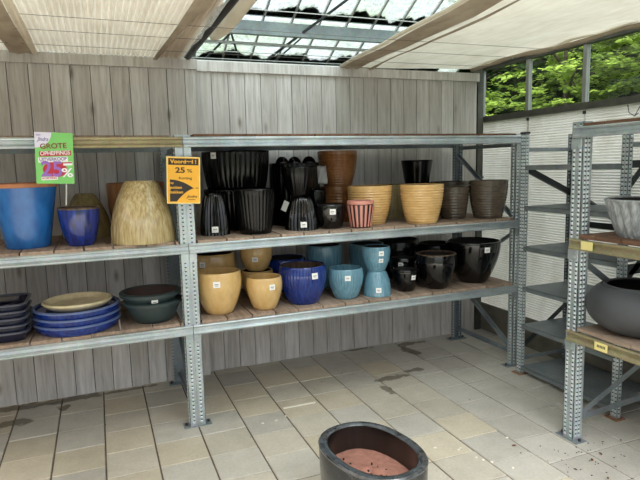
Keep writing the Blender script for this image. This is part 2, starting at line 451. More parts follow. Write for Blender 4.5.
# ------------------------------------------------------------------ greenhouse glass roof
def roofz(y): return 2.77 - .51*(y-5.5)
RG, nt, b = newmat('weathered roof glass'); nt.nodes.remove(b)
v = coords(nt)
f = noise(nt, v, 26, 8, .8); f2 = noise(nt, coords(nt, (1,.8,1)), 2.0, 4, .6)
tr = nt.nodes.new('ShaderNodeBsdfTransparent'); tr.inputs['Color'].default_value = (.27,.305,.315,1)
tl = nt.nodes.new('ShaderNodeBsdfTranslucent'); nt.links.new(ramp(nt, f2, [(.4, (.33,.37,.38,1)), (.66, (.25,.33,.22,1))]), tl.inputs['Color'])
mx = nt.nodes.new('ShaderNodeMixShader')
rmp = ramp(nt, f, [(.4, (.3,.3,.3,1)), (.6, (.85,.85,.85,1))]); nt.links.new(rmp, mx.inputs[0])
nt.links.new(tr.outputs[0], mx.inputs[1]); nt.links.new(tl.outputs[0], mx.inputs[2])
nt.links.new(mx.outputs[0], nt.nodes['Material Output'].inputs['Surface'])
STEELB = galv('blue grey roof steel', S(126,138,142), S(160,172,176), .2, .5)
LITTER = plain('dark leaf litter', S(34,30,26), .95, 0, .5, 40)
roof = empty('ceiling', (0, 0, 0)); tag(roof, kind='structure')
RX = [.39 + .2675*k for k in range(-9, 14)]
for i in range(len(RX)-1):
    m = MB(); x0, x1 = RX[i]+.012, RX[i+1]-.012
    for (ya, yb) in ((5.5, 4.93), (4.91, 2.8)):
        m.add([(x0, ya, roofz(ya)), (x1, ya, roofz(ya)), (x1, yb, roofz(yb)), (x0, yb, roofz(yb))], [(0,1,2,3)])
    zr = roofz(2.8)
    m.add([(x0, 2.78, zr), (x1, 2.78, zr), (x1, 0, zr-1.43), (x0, 0, zr-1.43)], [(0,1,2,3)])
    m.build('pane', RG, roof)
for x in RX:
    m = MB(); m.bar((x, 5.5, roofz(5.5)), (x, 2.8, roofz(2.8)), .016, .03); m.build('glazing_bar', ALU, roof)
m = MB(); yb = 4.93; m.extrude((-2.1, yb, roofz(yb)-.14), (3.9, yb, roofz(yb)-.14), Vector((0,1,0)), Vector((0,0,1)),
    [(-.03,0),(.03,0),(.03,.012),(-.018,.012),(-.018,.10),(.03,.10),(.03,.112),(-.03,.112)])
m.build('purlin', STEELB, roof)
m = MB(); m.bar((-2.1, 5.02, roofz(5.02)-.15), (3.9, 5.02, roofz(5.02)-.15), .03, .018); m.build('rail', ALU, roof)
m = MB(); m.box(-2.1, 3.9, 5.46, 5.62, 2.66, 2.75); m.build('gutter', ALUD, roof)
m = MB(); m.bar((-2.1, 2.8, roofz(2.8)+.02), (3.9, 2.8, roofz(2.8)+.02), .07, .07); m.build('ridge', ALU, roof)
def litter(x0, x1, y0, amp, seed, wx, miny=.02):
    r = random.Random(seed); m = MB(); n = int((x1-x0)/.025); h = 0; top = []
    for i in range(n+1):
        x = x0 + (x1-x0)*i/n
        e = abs(math.sin(x*5.1+seed))*.55 + abs(math.sin(x*13.7+seed*2))*.3
        top.append((x, max(.004, amp*e*r.uniform(.75, 1.1) + miny)))
    vs = []; fs = []
    for (x, h) in top:
        yt = y0 - h
        vs += [(x, y0, roofz(y0)+.004), (x, yt, roofz(yt)+.004), (x, yt+.005, roofz(yt)+.018), (x, y0, roofz(y0)+.022)]
    for i in range(n):
        for q in range(4):
            a = i*4+q; b_ = i*4+(q+1) % 4; fs.append((a, b_, b_+4, a+4))
    m.add(vs, fs); return m
tag(litter(.9, 3.6, 4.90, .15, 2.0, .3).build('leaf_litter', LITTER), 'dark dead leaves lying on the roof glass above the purlin', 'leaf litter', kind='stuff')
tag(litter(.9, 3.6, 5.49, .16, 4.6, .3, .05).build('leaf_litter', LITTER), 'dark dead leaves piled along the roof gutter behind the boards', 'leaf litter', kind='stuff')
# rods and hanging wires in the open strip
rods = [((1.533, 5.2, 2.743), (2.19, 4.53, 3.235), .013, 'long slanting dark rod crossing the open roof strip'),
        ((.98, 5.2, 2.74), (1.22, 4.95, 2.98), .010, 'short dark rod leaning right at the left end of the open roof strip'),
        ((1.30, 5.2, 2.74), (1.16, 4.95, 2.98), .010, 'short dark rod leaning left at the left end of the open roof strip'),
        ((1.62, 5.2, 2.74), (1.88, 4.97, 2.97), .008, 'thin dark rod in the middle of the open roof strip below the purlin')]
for a, b2, r, lb in rods:
    m = MB(); m.tube([a, b2], r, 8); tag(m.build('roof_rod', DARKST, smooth=True, auto=50), lb, 'rod')
m = MB(); m.tube([(2.86, 4.96, 2.86), (2.86, 4.96, 2.98)], .008, 8); tag(m.build('roof_strut', ALU), 'short upright strut below the purlin near the right shade cloth', 'strut')
WW = plain('white nylon wire', S(216,220,220), .5)
for k, (y, z) in enumerate(((5.1, 2.80), (5.1, 2.865), (5.1, 2.735), (4.70, 3.07))):
    m = MB(); m.tube([(.75, y, z), (3.0, y, z+.004)], .004, 6)
    tag(m.build('nylon_wire', WW), 'white wire across the open roof strip, ' + ['middle one below the purlin','upper one below the purlin','lowest one just over the boards','one above the purlin'][k], 'wire', 'white roof wires')

# ------------------------------------------------------------------ shelf racks
BEAMP = [(0,0),(.021,0),(.024,.006),(.024,.012),(.010,.026),(.008,.044),(.022,.050),(.024,.058),(.018,.065),(0,.065)]
def beam(p0, p1, out, name, mat, parent, flip=False):
    m = MB(); m.extrude(p0, p1, Vector(out), Vector((0,0,1)), BEAMP); return m.build(name, mat, parent)
def post(parent, x, y, z1, fx, fy, w, d, cols, webcols=1, webs=(1,1), seam=False, mat=GALV):
    # fx,fy: outward direction of the front plate; w: width of the front; d: depth of the webs
    out = Vector((fx, fy, 0)); a = Vector((-fy, fx, 0)) if True else None   # a runs along the front plate
    m = MB(); o = Vector((x, y, 0)); t = .003
    def pl(u0, u1, v0, v1, z0, z2):
        c = [o + a*u + out*v for u, v in ((u0,v0),(u1,v0),(u1,v1),(u0,v1))]
        vs = [(p.x, p.y, z0) for p in c] + [(p.x, p.y, z2) for p in c]
        m.add(vs, [(0,3,2,1),(4,5,6,7),(0,1,5,4),(1,2,6,5),(2,3,7,6),(3,0,4,7)])
    if seam:
        pl(-w/2, -.003, -t, 0, 0, z1); pl(.003, w/2, -t, 0, 0, z1); pl(-.004, .004, -.012, -.008, 0, z1)
    else: pl(-w/2, w/2, -t, 0, 0, z1)
    if webs[0]: pl(-w/2, -w/2+t, -d, 0, 0, z1)
    if webs[1]: pl(w/2-t, w/2, -d, 0, 0, z1)
    # raised dimples
    m.slot = 1; step = .0275; k = 0; zz = .03
    def dim(p, nrm, tang):
        up = Vector((0,0,1)); h = .0055
        vs = [p + tang*i*.009 + up*j*.0095 for i, j in ((-1,-1),(1,-1),(1,1),(-1,1))]
        vs += [p + nrm*h + tang*i*.004 + up*j*.0045 for i, j in ((-1,-1),(1,-1),(1,1),(-1,1))]
        m.add(vs, [(4,5,6,7),(0,1,5,4),(1,2,6,5),(2,3,7,6),(3,0,4,7)])
        m.slot = 2; c_ = p + up*(step/2) + nrm*.0006
        m.add([c_ + tang*i*.0055 + up*j*.0038 for i, j in ((-1,-.6),(-.6,-1),(.6,-1),(1,-.6),(1,.6),(.6,1),(-.6,1),(-1,.6))], [(0,1,2,3,4,5,6,7)]); m.slot = 1
    while zz < z1-.01:
        for u in cols: dim(o + a*u + Vector((0,0,zz)), out, a)
        for sgn, on in ((-1, webs[0]), (1, webs[1])):
            if not on: continue
            for q in range(webcols):
                vv = -d*(q+1)/(webcols+1)
                dim(o + a*(sgn*w/2) + out*vv + Vector((0,0,zz)), a*sgn, out)
                dim(o + a*(sgn*(w/2-t)) + out*vv + Vector((0,0,zz)), a*-sgn, out)
        zz += step
    return m.build('post', [mat, BUMP, HOLE], parent)
def foot(parent, x, y, sx, sy, mat=None):
    m = MB(); m.box(x-sx/2, x+sx/2, y-sy/2, y+sy/2, 0, .006)
    f_ = m.build('foot_plate', mat or GALVD, parent)
    for s in (-1, 1):
        q = MB()
        if sx > sy: q.tube([(x+s*sx*.4, y, .006), (x+s*sx*.4, y, .022)], .009, 6)
        else: q.tube([(x, y+s*sy*.4, .006), (x, y+s*sy*.4, .022)], .009, 6)
        q.build('bolt', DARKST, f_)
RUST = plain('rusty foot steel', S(150,112,86), .8, .1, .25, 20)

def planks_x(x0, x1, y0, y1, ztop, th, w, seed, over=.004):
    # loose planks lying front to back, side by side along x
    r = random.Random(seed); m = MB(); x = x0
    while x < x1-.02:
        ww = w*r.uniform(.9, 1.1); e = min(x+ww, x1)
        m.cur = (r.random(), r.random(), r.random())
        m.box(x+.005, e-.005, y0+r.uniform(-over, over), y1, ztop-th-.0, ztop-r.uniform(0, .0015))
        x = e
    return m

# rack A against the board wall
YA = 3.73; YB = 4.62
rack = empty('storage_rack', (1.4, YA, 0))
tag(rack, 'long galvanised shelving rack of pots standing against the weathered board wall', 'rack')
rack.location = (0,0,0)
for x, seam, cols, name in ((.532, True, (-.026, .026), 0), (3.268, False, (-.015, .018), 1), (-2.17, True, (-.026,.026), 2)):
    w = .106 if seam else .076
    post(rack, x, YA, 1.985, 0, -1, w, .06, cols, 1, (1, 1), seam)
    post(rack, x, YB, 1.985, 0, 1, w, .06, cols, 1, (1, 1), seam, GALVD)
    foot(rack, x, YA+.03, .19, .09); foot(rack, x, YB-.03, .19, .09)
    # end frame braces between front and rear post
    zs = [.12, .75, 1.3, 1.9]
    m = MB(); m.angle((x, YA+.06, .12), (x, YB-.06, .12), .035, (-1,0,0)); m.build('cross_bar', GALVD, rack)
    m = MB(); m.angle((x, YA+.06, 1.90), (x, YB-.06, 1.90), .035, (-1,0,0)); m.build('cross_bar', GALVD, rack)
    for q, (za, zb) in enumerate(((.16, .62), (1.16, .70), (1.30, 1.84))):
        m = MB(); m.angle((x-.004, YA+.05, za), (x-.004, YB-.05, zb), .035, (-1,0,0)); m.build('brace', GALVD, rack)
bays = ((-2.117, .479, 0), (.585, 3.230, 1))
for (x0, x1, bi) in bays:
    for li, zb in enumerate((.655, 1.21, 1.907)):
        mat = BRASS if (bi == 0 and li == 2) else GALV
        if bi == 0 and li == 2:
            beam((x0, YA, zb), (-.15, YA, zb), (0,-1,0), 'beam', GALV, rack)
            beam((-.15, YA, zb), (x1+.05, YA, zb), (0,-1,0), 'beam', BRASS, rack)
        else:
            beam((x0-.05, YA, zb), (x1+(.05 if bi == 0 else .06), YA, zb), (0,-1,0), 'beam', mat, rack)
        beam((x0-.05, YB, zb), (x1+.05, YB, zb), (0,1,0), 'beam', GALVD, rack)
        # hooked connectors
        for xs in ((x0-.047, x0-.002), (x1+.002, x1+.047)):
            m = MB(); m.box(xs[0], xs[1], YA-.006, YA-.0005, zb-.06, zb-.003)
            zc = zb-.047
            for zq in (zb-.045, zb-.02):
                m.box(xs[0]+.012, xs[1]-.012, YA-.010, YA-.006, zq-.006, zq+.006)
            m.build('bracket', GALV, rack)
        ztop = (.745, 1.295, 1.990)[li]; th = .022
        if li == 2:
            if bi == 1:
                m = planks_x(.60, 3.22, YA-.006, YB, 1.990, .016, .46, 31, .006); m.build('deck', TOPW, rack, colors=True)
            else:
                m = planks_x(x0+.0, x1-.02, YA+.03, YB, 1.985, .013, .46, 32); m.build('deck', DECKW, rack, colors=True)
        else:
            m = planks_x(x0+.005, x1-.005, YA-.012, YB-.02, ztop, th, .185, 40+bi*5+li, .008)
            m.build('deck', DECKW, rack, colors=True)

# rack C: front faces -x, runs towards the camera
XC = 2.672; YC = 2.56; XCB = 3.60; ROT = 0
rc = empty('storage_rack', (0,0,0)); tag(rc, 'galvanised rack with yellowish beams at the right edge, holding two grey planters', 'rack')
for y in (YC, -.19):
    post(rc, XC, y, 1.985, -1, 0, .082, .075, (-.022, .022), 2, (1,1))
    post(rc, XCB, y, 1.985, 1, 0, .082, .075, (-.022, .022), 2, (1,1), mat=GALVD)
    foot(rc, XC+.03, y, .09, .17, GALVD); foot(rc, XCB-.03, y, .09, .17)
    m = MB(); m.angle((XC+.06, y, .12), (XCB-.06, y, .17), .04, (0,1,0)); m.build('cross_bar', GALVD, rc)
    m = MB(); m.angle((XC+.06, y-.006, .13), (XCB-.06, y-.006, .52), .04, (0,1,0)); m.build('brace', GALVD, rc)
    m = MB(); m.angle((XCB-.06, y-.006, .60), (XC+.06, y-.006, 1.15), .04, (0,1,0))
    m.build('brace', GALVD, rc)
for li, zb in enumerate((.648, 1.222, 1.890)):
    mat = GALV if li == 2 else BRASS
    beam((XC, YC+.02, zb), (XC, -.22, zb), (-1,0,0), 'beam', mat, rc)
    beam((XCB, YC+.03, zb), (XCB, -.22, zb), (1,0,0), 'beam', GALVD, rc)
    m = MB(); m.box(XC-.006, XC-.0005, YC-.03, YC+.04, zb-.065, zb-.003)
    for zq in (zb-.05, zb-.02): m.box(XC-.011, XC-.006, YC-.015, YC+.02, zq-.007, zq+.007)
    m.build('bracket', GALV, rc)
    r = random.Random(60+li); m = MB(); y = -.15; ztop = (.745, 1.318, 1.975)[li]; th = (.022, .024, .018)[li]
    while y < YC-.06:
        e = min(y + r.uniform(.16,.2) if li != 2 else y + r.uniform(.25,.4), YC-.05)
        m.cur = (r.random(), r.random(), r.random())
        m.box(XC-.012+r.uniform(-.008,.008), XCB-.02, y+.003, e-.003, ztop-th, ztop-r.uniform(0, .0015)*(li != 2) - r.uniform(0,.006)*(li == 2))
        y = e
    # grain runs across the rack
    m.build('deck', TOPW if li else DECKW, rc, colors=True)
YLAB = plain('pale yellow paper', S(236,222,150), .7, 0, .05)
INK = plain('grey ink', S(70,66,60), .7)
for (y0, y1, z0, z1) in ((2.40, 2.485, 1.232, 1.282), (2.27, 2.36, .655, .703)):
    m = MB(); m.box(XC-.0245, XC-.0225, y0, y1, z0, z1); lb = m.build('price_label', YLAB, rc)
    q = MB()
    for k in range(6):
        yq = y0+.015+k*.010; q.box(XC-.0252, XC-.0246, yq, yq+.006, z0+.018, z0+.034)
    if z0 < 1: q.build('print', INK, lb)

# rack D: steel shelving along the right wall, behind rack C
XD = 3.168; XDB = 3.695
rd = empty('steel_shelving', (0,0,0)); tag(rd, 'empty grey steel shelving unit standing against the white ribbed side wall', 'shelving')
for y in (3.575, 2.645):
    post(rd, XD, y, 1.975, -1, 0, .055, .034, (-.013, .013), 1, (1,1))
    post(rd, XDB, y, 1.975, 1, 0, .05, .04, (-.013, .013), 1, (1,1), mat=GALVD)
    m = MB(); m.box(XD-.03, XD+.06, y-.05, y+.05, 0, .008); m.build('foot_plate', RUST, rd)
    m = MB(); m.angle((XD+.04, y, .13), (XDB-.04, y, .13), .03, (0,1,0)); m.build('cross_bar', GALVD, rd)
    m = MB(); m.angle((XD+.04, y, 1.85), (XDB-.04, y, 1.85), .03, (0,1,0)); m.build('cross_bar', GALVD, rd)
m = MB(); m.box(XD-.004, XD+.04, 3.545, 3.607, 1.975, 1.99); m.build('end_cap', BLACKP, rd)
for y0, y1 in ((2.66, 3.555),):
    for z in (.075, .43, .744, 1.078, 1.405, 1.727):
        m = MB(); m.box(XD+.0, XDB-.005, y0, y1, z-.003, z)
        m.extrude((XD, y0, z), (XD, y1, z), Vector((1,0,0)), Vector((0,0,1)), [(0,0),(0,-.035),(.012,-.035),(.012,-.032),(.003,-.032),(.003,0)])
        m.extrude((XDB-.005, y0, z), (XDB-.005, y1, z), Vector((-1,0,0)), Vector((0,0,1)), [(0,0),(0,-.035),(.003,-.035),(.003,0)])
        m.build('shelf', SHELFM, rd)
def db(a, b_, w=.045, out=(0,1,0), name='brace'):
    m = MB(); m.angle(a, b_, w, out); m.build(name, DARKST, rd)
db((XD+.035, 3.56, 1.70), (XDB-.02, 3.56, 1.49)); db((XD+.03, 3.56, .24), (XDB-.02, 3.56, .56), .04)
db((XDB-.03, 3.54, 1.50), (XDB-.03, 2.70, 1.10), .045, (-1,0,0))
db((XDB-.03, 3.54, 1.242), (XDB-.03, 2.66, 1.242), .05, (-1,0,0), 'cross_bar')
db((XD+.04, 2.64, 1.725), (XDB-.02, 2.64, 1.725), .05, (0,1,0), 'cross_bar'); db((XD+.03, 2.64, 1.57), (XD+.16, 2.64, 1.70))
db((XD+.03, 2.64, .93), (XDB-.02, 2.64, 1.40)); db((XD+.04, 2.64, 1.03), (XDB-.02, 2.64, 1.03), .07, (0,1,0), 'cross_bar')

# ------------------------------------------------------------------ pots
WHITE = plain('white price tag', S(244,244,242), .6, 0, .02)
PRINT = plain('tag print', S(120,120,122), .7)
TERRA = plain('terracotta', S(184,124,88), .8, 0, .15, 20, .2)
G = {}
G['black'] = glaze('black glaze', S(4,4,5), S(9,9,11), .07, coat=.4, spec=.45)
G['blackmatte'] = glaze('black satin glaze', S(4,4,5), S(9,9,10), .2, coat=.0, spec=.3)
G['mustard'] = glaze('mustard glaze', S(206,168,108), S(220,186,128), .16, (6,6,3), coat=.4)
G['tanrib'] = glaze('ochre ribbed glaze', S(206,164,104), S(222,184,124), .22, (4,4,10), coat=.35)
G['olive'] = glaze('olive ribbed glaze', S(128,114,76), S(156,140,98), .25, coat=.3)
G['tan'] = glaze('streaky tan glaze', S(158,134,86), S(206,190,146), .10, (26,26,2), .36, .66, .7, .12)
G['brown'] = glaze('dark brown glaze', S(70,61,52), S(88,77,66), .2, (4,4,10), coat=.4)
G['rust'] = glaze('brown terracotta glaze', S(120,78,44), S(150,102,60), .3, coat=.25)
G['blue'] = glaze('mid blue glaze', S(28,92,164), S(44,114,188), .25, (5,5,3), coat=.3)
G['cobalt'] = glaze('cobalt glaze', S(10,32,100), S(24,60,146), .1, (20,20,2.5), coat=.6)
G['darkblue'] = glaze('deep blue glaze', S(22,30,76), S(30,60,158), .14, (14,14,2), coat=.5)
G['teal'] = glaze('teal glaze', S(88,132,152), S(116,162,184), .12, (20,20,2.5), coat=.6)
G['teald'] = G['teal']
G['green'] = plain('dark green plastic', S(44,58,60), .45, 0, .12, 14)
G['cream'] = glaze('cream glaze', S(206,190,150), S(226,212,176), .2, (6,6,6), coat=.4)
G['navy'] = glaze('navy glaze', S(16,19,36), S(26,32,58), .14, (16,16,6), coat=.6)
G['pink'] = plain('pink glazed stoneware', S(206,140,126), .35, 0, .08)
G['stripe'] = plain('dark brown stripe glaze', S(48,26,28), .35)
G['greyfl'] = glaze('grey cast stone', S(122,127,131), S(172,177,181), .75, (22,22,2), coat=0, bumpy=.1)
G['anth'] = plain('anthracite fibre clay', S(68,70,74), .55, 0, .14, 5, .1)
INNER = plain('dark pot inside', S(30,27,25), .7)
RIMB = glaze('worn brown rim', S(70,52,40), S(110,92,76), .3, coat=.2)

def curve(kind, rb, rr, h, n=16):
    pts = []
    for i in range(n+1):
        t = i/n
        if kind == 'egg':      # rounded, widest three quarters up, closing a little at the rim
            s = math.sin(min(1, t*1.22)*PI/2)**.92; r = rb + (rr*1.045-rb)*s
            if t > .72: r -= rr*.045*((t-.72)/.28)**1.6
        elif kind == 'cup':    # belly low, walls nearly straight above
            s = math.sin(t*PI/2)**.85; r = rb + (rr-rb)*s
        elif kind == 'taper':  r = rb + (rr-rb)*t
        elif kind == 'flare':  r = rb + (rr-rb)*(t**.85)
        elif kind == 'bell':   # upside-down pot seen as a bell: rb wide at the ground
            s = math.cos(t*PI/2*.93)**.72; r = rr + (rb-rr)*s*1.0 if t < 1 else rr
            r = rr + (rb-rr)*(1-t**2.1)
        elif kind == 'globe':
            a = -1.12 + t*(1.12+.62); r = rr*0+ math.cos(a)
        pts.append([r, h*t])
    if kind == 'globe':
        a0, a1 = -1.0, .80
        pts = []
        for i in range(29):
            a = a0 + (a1-a0)*i/28; pts.append([math.cos(a), h*(math.sin(a)-math.sin(a0))/(math.sin(a1)-math.sin(a0))])
        mx = max(p[0] for p in pts)
        for p in pts: p[0] = p[0]/mx*rr
    return pts
COUNT = {}
def pot(name, label, x, y, z, rb, rr, h, kind='egg', mat='black', fl=0, fa=.02, rings=0, ra=.013, tagp=(), cat='pot', group=None,
        th=.014, inner=None, up=False, foot=True, rim=None, seg=None, soil=None, lip=0, depth=None, square=0, rz=0, floor=.03):
    """an open pot, or with up=True one standing upside down (rb is then the radius on the shelf, rr the radius on top)"""
    out = curve(kind, rb, rr, h, 150 if rings else 18)
    prof = []
    if up:
        prof.append((rb-th, 0.012, 0)); prof.append((rb-th, 0, 0))
        for r, zz in out: prof.append((r, zz, 1))
        prof[-1] = (out[-1][0], h-.006, 1)
        prof.append((rr-.006, h, 0)); prof.append((rr*.80, h, 0)); prof.append((rr*.78, h-.008, 0)); prof.append((0, h-.008, 0))
    else:
        prof.append((0, .004, 0)); prof.append((rb*.82, .004, 0)); prof.append((rb*.84, 0, 0)); prof.append((rb-.004, 0, 0))
        for i, (r, zz) in enumerate(out): prof.append((r, zz if i else .004, 1))
        r_, z_ = prof[-1][:2]
        if lip:
            prof[-1] = (r_, h-.030, 1)
            prof += [(r_+lip, h-.026, 0), (r_+lip*1.1, h-.006, 0), (r_+lip*.7, h, 0)]
        else:
            prof[-1] = (r_, h-th*.45, 1); prof.append((r_-th*.3, h, 0))
        prof.append((r_-th*.75, h, 0)); prof.append((r_-th, h-th*.4, 0))
    def rmod(t, zz, flg):
        q = 1
        if square:
            cs, sn = abs(math.cos(t)), abs(math.sin(t)); q = (cs**square + sn**square)**(-1/square)
        if flg and fl:
            e = min(1, max(0, (h-zz)/.02)) * min(1, zz/.01+.3)
            q *= 1 - fa*e*(1-abs(math.cos(fl*t/2)))
        if flg and rings:
            zt = zz/h
            if zt < .90: q *= 1 + ra*math.cos(2*PI*rings*zt)
        return q
    seg = seg or (fl*4 if fl else 56)
    if tagp or not up:
        root = empty(name, (x, y, z), rz); par = root
    else: root = None; par = None
    m = MB(); m.lathe(prof, seg, rmod)
    bname = 'body' if root else name
    o = m.build(bname, G[mat] if isinstance(mat, str) else mat, par, smooth=True, auto=40)
    if root is None:
        o.location = (x, y, z); root = o
    if not up:
        # inside lining down to its floor
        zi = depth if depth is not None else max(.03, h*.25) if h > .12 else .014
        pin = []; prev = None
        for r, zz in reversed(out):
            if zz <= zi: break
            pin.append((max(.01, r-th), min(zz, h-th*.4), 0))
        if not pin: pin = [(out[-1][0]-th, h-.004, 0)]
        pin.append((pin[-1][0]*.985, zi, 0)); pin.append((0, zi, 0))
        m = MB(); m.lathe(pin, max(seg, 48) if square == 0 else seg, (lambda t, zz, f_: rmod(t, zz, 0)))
        for i, f_ in enumerate(m.f): pass
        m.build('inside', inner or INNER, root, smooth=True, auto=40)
        if soil: pass
    if rim:
        m = MB(); ro = (out[-1][0] + (lip*1.1 if lip else 0))
        m.lathe([(ro-th-.002, h-.012, 0), (ro-th-.002, h+.002, 0), (ro-.004, h+.004, 0), (ro+.003, h-.002, 0), (ro+.003, h-rim[1], 0), (ro-.004, h-rim[1]-.002, 0)], 56,
                (lambda t, zz, f_: rmod(t, zz, 0)))
        m.build('rim', rim[0], root, smooth=True, auto=45)
    # price tags: (offset to the right as a fraction of the radius, height, size)
    for (dx, zt, sz) in tagp:
        base = math.atan2(-y, -x); ang = base + math.asin(max(-.95, min(.95, dx))) - rz
        r1 = None
        for (ra_, za), (rb_, zb_) in zip(out, out[1:]):
            if za <= zt <= zb_: r1 = ra_ + (rb_-ra_)*(zt-za)/(zb_-za+1e-9); sl = (rb_-ra_)/(zb_-za+1e-9); break
        if r1 is None: r1 = out[-1][0]; sl = 0
        n = Vector((math.cos(ang), math.sin(ang), -sl)).normalized()
        tg = Vector((-math.sin(ang), math.cos(ang), 0)); upv = n.cross(tg)
        if upv.z < 0: upv = -upv
        ctr = Vector((math.cos(ang)*r1, math.sin(ang)*r1, zt)) + n*.0005
        w = sz/2; hh = sz/2*.92
        m = MB(); k = 6; vs = []; fs = []
        for i in range(k+1):
            u = -w + 2*w*i/k; sag = -(u*u)/(2*max(r1, .05))
            for vv in (-hh, hh):
                for dn in (.0, .0016): vs.append(ctr + tg*u + upv*vv + n*(sag+dn+.001))
        for i in range(k):
            a = i*4; b2 = a+4
            fs += [(a, b2, b2+2, a+2), (a+1, a+3, b2+3, b2+1), (a, a+1, b2+1, b2), (a+2, b2+2, b2+3, a+3)]
        fs += [(0,2,3,1), (k*4, k*4+1, k*4+3, k*4+2)]
        m.add(vs, fs); tg_o = m.build('price_tag', WHITE, root)
        m = MB()
        for (u0, u1, v0, v1) in ((-.55,-.25,-.1,.25),(-.15,.1,-.1,.25),(.2,.5,-.1,.25),(-.5,.45,-.5,-.4)):
            q = []
            for (uu, vv) in ((u0,v0),(u1,v0),(u1,v1),(u0,v1)):
                u = uu*w; q.append(ctr + tg*u + upv*(vv*hh) + n*(.0034-(u*u)/(2*max(r1,.05))))
            m.add(q, [(0,1,2,3)])
        m.build('print', PRINT, tg_o)
    tag(root, label, cat, group)
    return root

M_, L_ = 1.295, .745
# --- middle shelf, left bay
pot('planter_pot', 'large mid blue pot with pale terracotta rim at the left edge', -.435, 4.0, M_, .129, .194, .405, 'taper', 'blue', rim=(TERRA, .022), inner=TERRA, th=.018)
pot('planter_pot', 'small deep blue pot with brown rim beside the large mid blue pot', -.122, 3.915, M_, .080, .126, .244, 'cup', 'darkblue', rim=(RIMB, .010))
pot('planter_pot', 'dull olive pot upside down behind the small deep blue pot', -.09, 4.36, M_, .172, .062, .315, 'bell', 'olive', up=True, group='upturned pots')
pot('planter_pot', 'large streaky tan glazed pot standing upside down beside the yellow sale sign', .266, 3.895, M_, .211, .102, .402, 'bell', 'tan', up=True, group='upturned pots')
pot('planter_pot', 'brown terracotta pot almost hidden behind the large streaky tan upturned pot', .262, 4.335, M_, .155, .205, .384, 'cup', 'rust')
# --- middle shelf, right bay: black pots
pot('planter_pot', 'black ribbed upturned pot next to the post with the yellow sign', .765, 3.985, M_, .105, .066, .29, 'bell', 'black', fl=22, fa=.09, up=True, tagp=[(.0,.045,.045)], group='black glazed pots')
pot('planter_pot', 'wide black tapered pot upright on the middle shelf with a thin shiny rim', 1.045, 3.905, M_, .112, .152, .318, 'flare', 'blackmatte', fl=30, fa=.03, group='black glazed pots')
pot('planter_pot', 'black ribbed upturned pot carrying another black pot, tag at its foot', 1.413, 3.95, M_, .126, .070, .242, 'bell', 'black', fl=24, fa=.08, up=True, tagp=[(.12,.045,.045)], group='black glazed pots')
pot('planter_pot', 'black pot standing upright on top of the black ribbed upturned pot', 1.405, 3.97, M_+.242, .068, .130, .225, 'cup', 'blackmatte', fl=24, fa=.03, group='black glazed pots')
pot('planter_pot', 'small black round pot with tag just left of the pink striped pot', 1.632, 3.905, M_, .084, .117, .180, 'cup', 'black', tagp=[(.15,.13,.045)], group='black glazed pots')
pot('planter_pot', 'very large black pot in the back row under a second large black pot', 1.02, 4.34, M_, .21, .258, .31, 'cup', 'blackmatte', fl=36, fa=.03, group='black glazed pots')
pot('planter_pot', 'very large black pot stacked on top in the back row, tag near its top', 1.02, 4.34, M_+.31, .225, .262, .288, 'cup', 'blackmatte', fl=36, fa=.03, tagp=[(-.62,.255,.05)], group='black glazed pots')
pot('planter_pot', 'large black upturned pot in the back row with three small domed pots on it', 1.515, 4.38, M_, .21, .205, .50, 'bell', 'blackmatte', fl=30, fa=.03, up=True, group='black glazed pots')
for k, (dx, w_) in enumerate(((-.115, 'left of the three'), (.0, 'middle one of the three'), (.115, 'right of the three'))):
    pot('small_pot', 'small shiny dark domed pot under the top beam, ' + w_, 1.515+dx, 4.34+.03*(k == 1), M_+.50, .055, .02, .05, 'bell', 'black', up=True, group='small domed pots')
pot('planter_pot', 'small black pot tucked behind the black ribbed upturned pot and the small tagged one', 1.60, 4.125, M_, .06, .085, .285, 'cup', 'blackmatte', group='black glazed pots')
# brown and ochre
pot('planter_pot', 'brown pot in the back row with a bigger ribbed brown pot standing on it', 1.895, 4.36, M_, .12, .155, .295, 'cup', 'rust', rings=12)
pot('planter_pot', 'big ribbed brown pot on top of another pot under the top beam', 1.895, 4.36, M_+.295, .113, .168, .295, 'cup', 'rust', rings=14)
pot('planter_pot', 'ochre ribbed pot behind the pink striped pot', 2.03, 4.035, M_, .122, .182, .304, 'cup', 'tanrib', rings=15, group='ochre ribbed pots')
pot('planter_pot', 'ochre ribbed pot second from the right, left of the two dark brown pots', 2.398, 3.845, M_, .118, .174, .306, 'cup', 'tanrib', rings=15, group='ochre ribbed pots')
pot('planter_pot', 'olive ribbed pot in the gap behind and between the two ochre ribbed pots', 2.385, 4.33, M_, .112, .155, .296, 'cup', 'olive', rings=15)
pot('planter_pot', 'black pot sitting on a dark pot behind the right ochre ribbed pot', 2.66, 4.345, M_+.29, .107, .140, .21, 'taper', 'blackmatte', group='black glazed pots')
pot('planter_pot', 'dark pot in the back row carrying the black pot behind the ochre ribbed pot', 2.66, 4.345, M_, .10, .138, .29, 'cup', 'brown', rings=12)
pot('planter_pot', 'dark brown ribbed pot left of the larger dark brown pot', 2.798, 3.985, M_, .100, .128, .268, 'cup', 'brown', rings=11, group='dark brown ribbed pots')
pot('planter_pot', 'larger dark brown ribbed pot at the right end of the middle shelf', 3.065, 3.870, M_, .115, .162, .316, 'cup', 'brown', rings=15, group='dark brown ribbed pots')
pot('planter_pot', 'big dark brown pot in the back row behind the two dark brown ribbed pots', 2.99, 4.32, M_, .138, .185, .302, 'cup', 'brown', rings=14, group='dark brown ribbed pots')
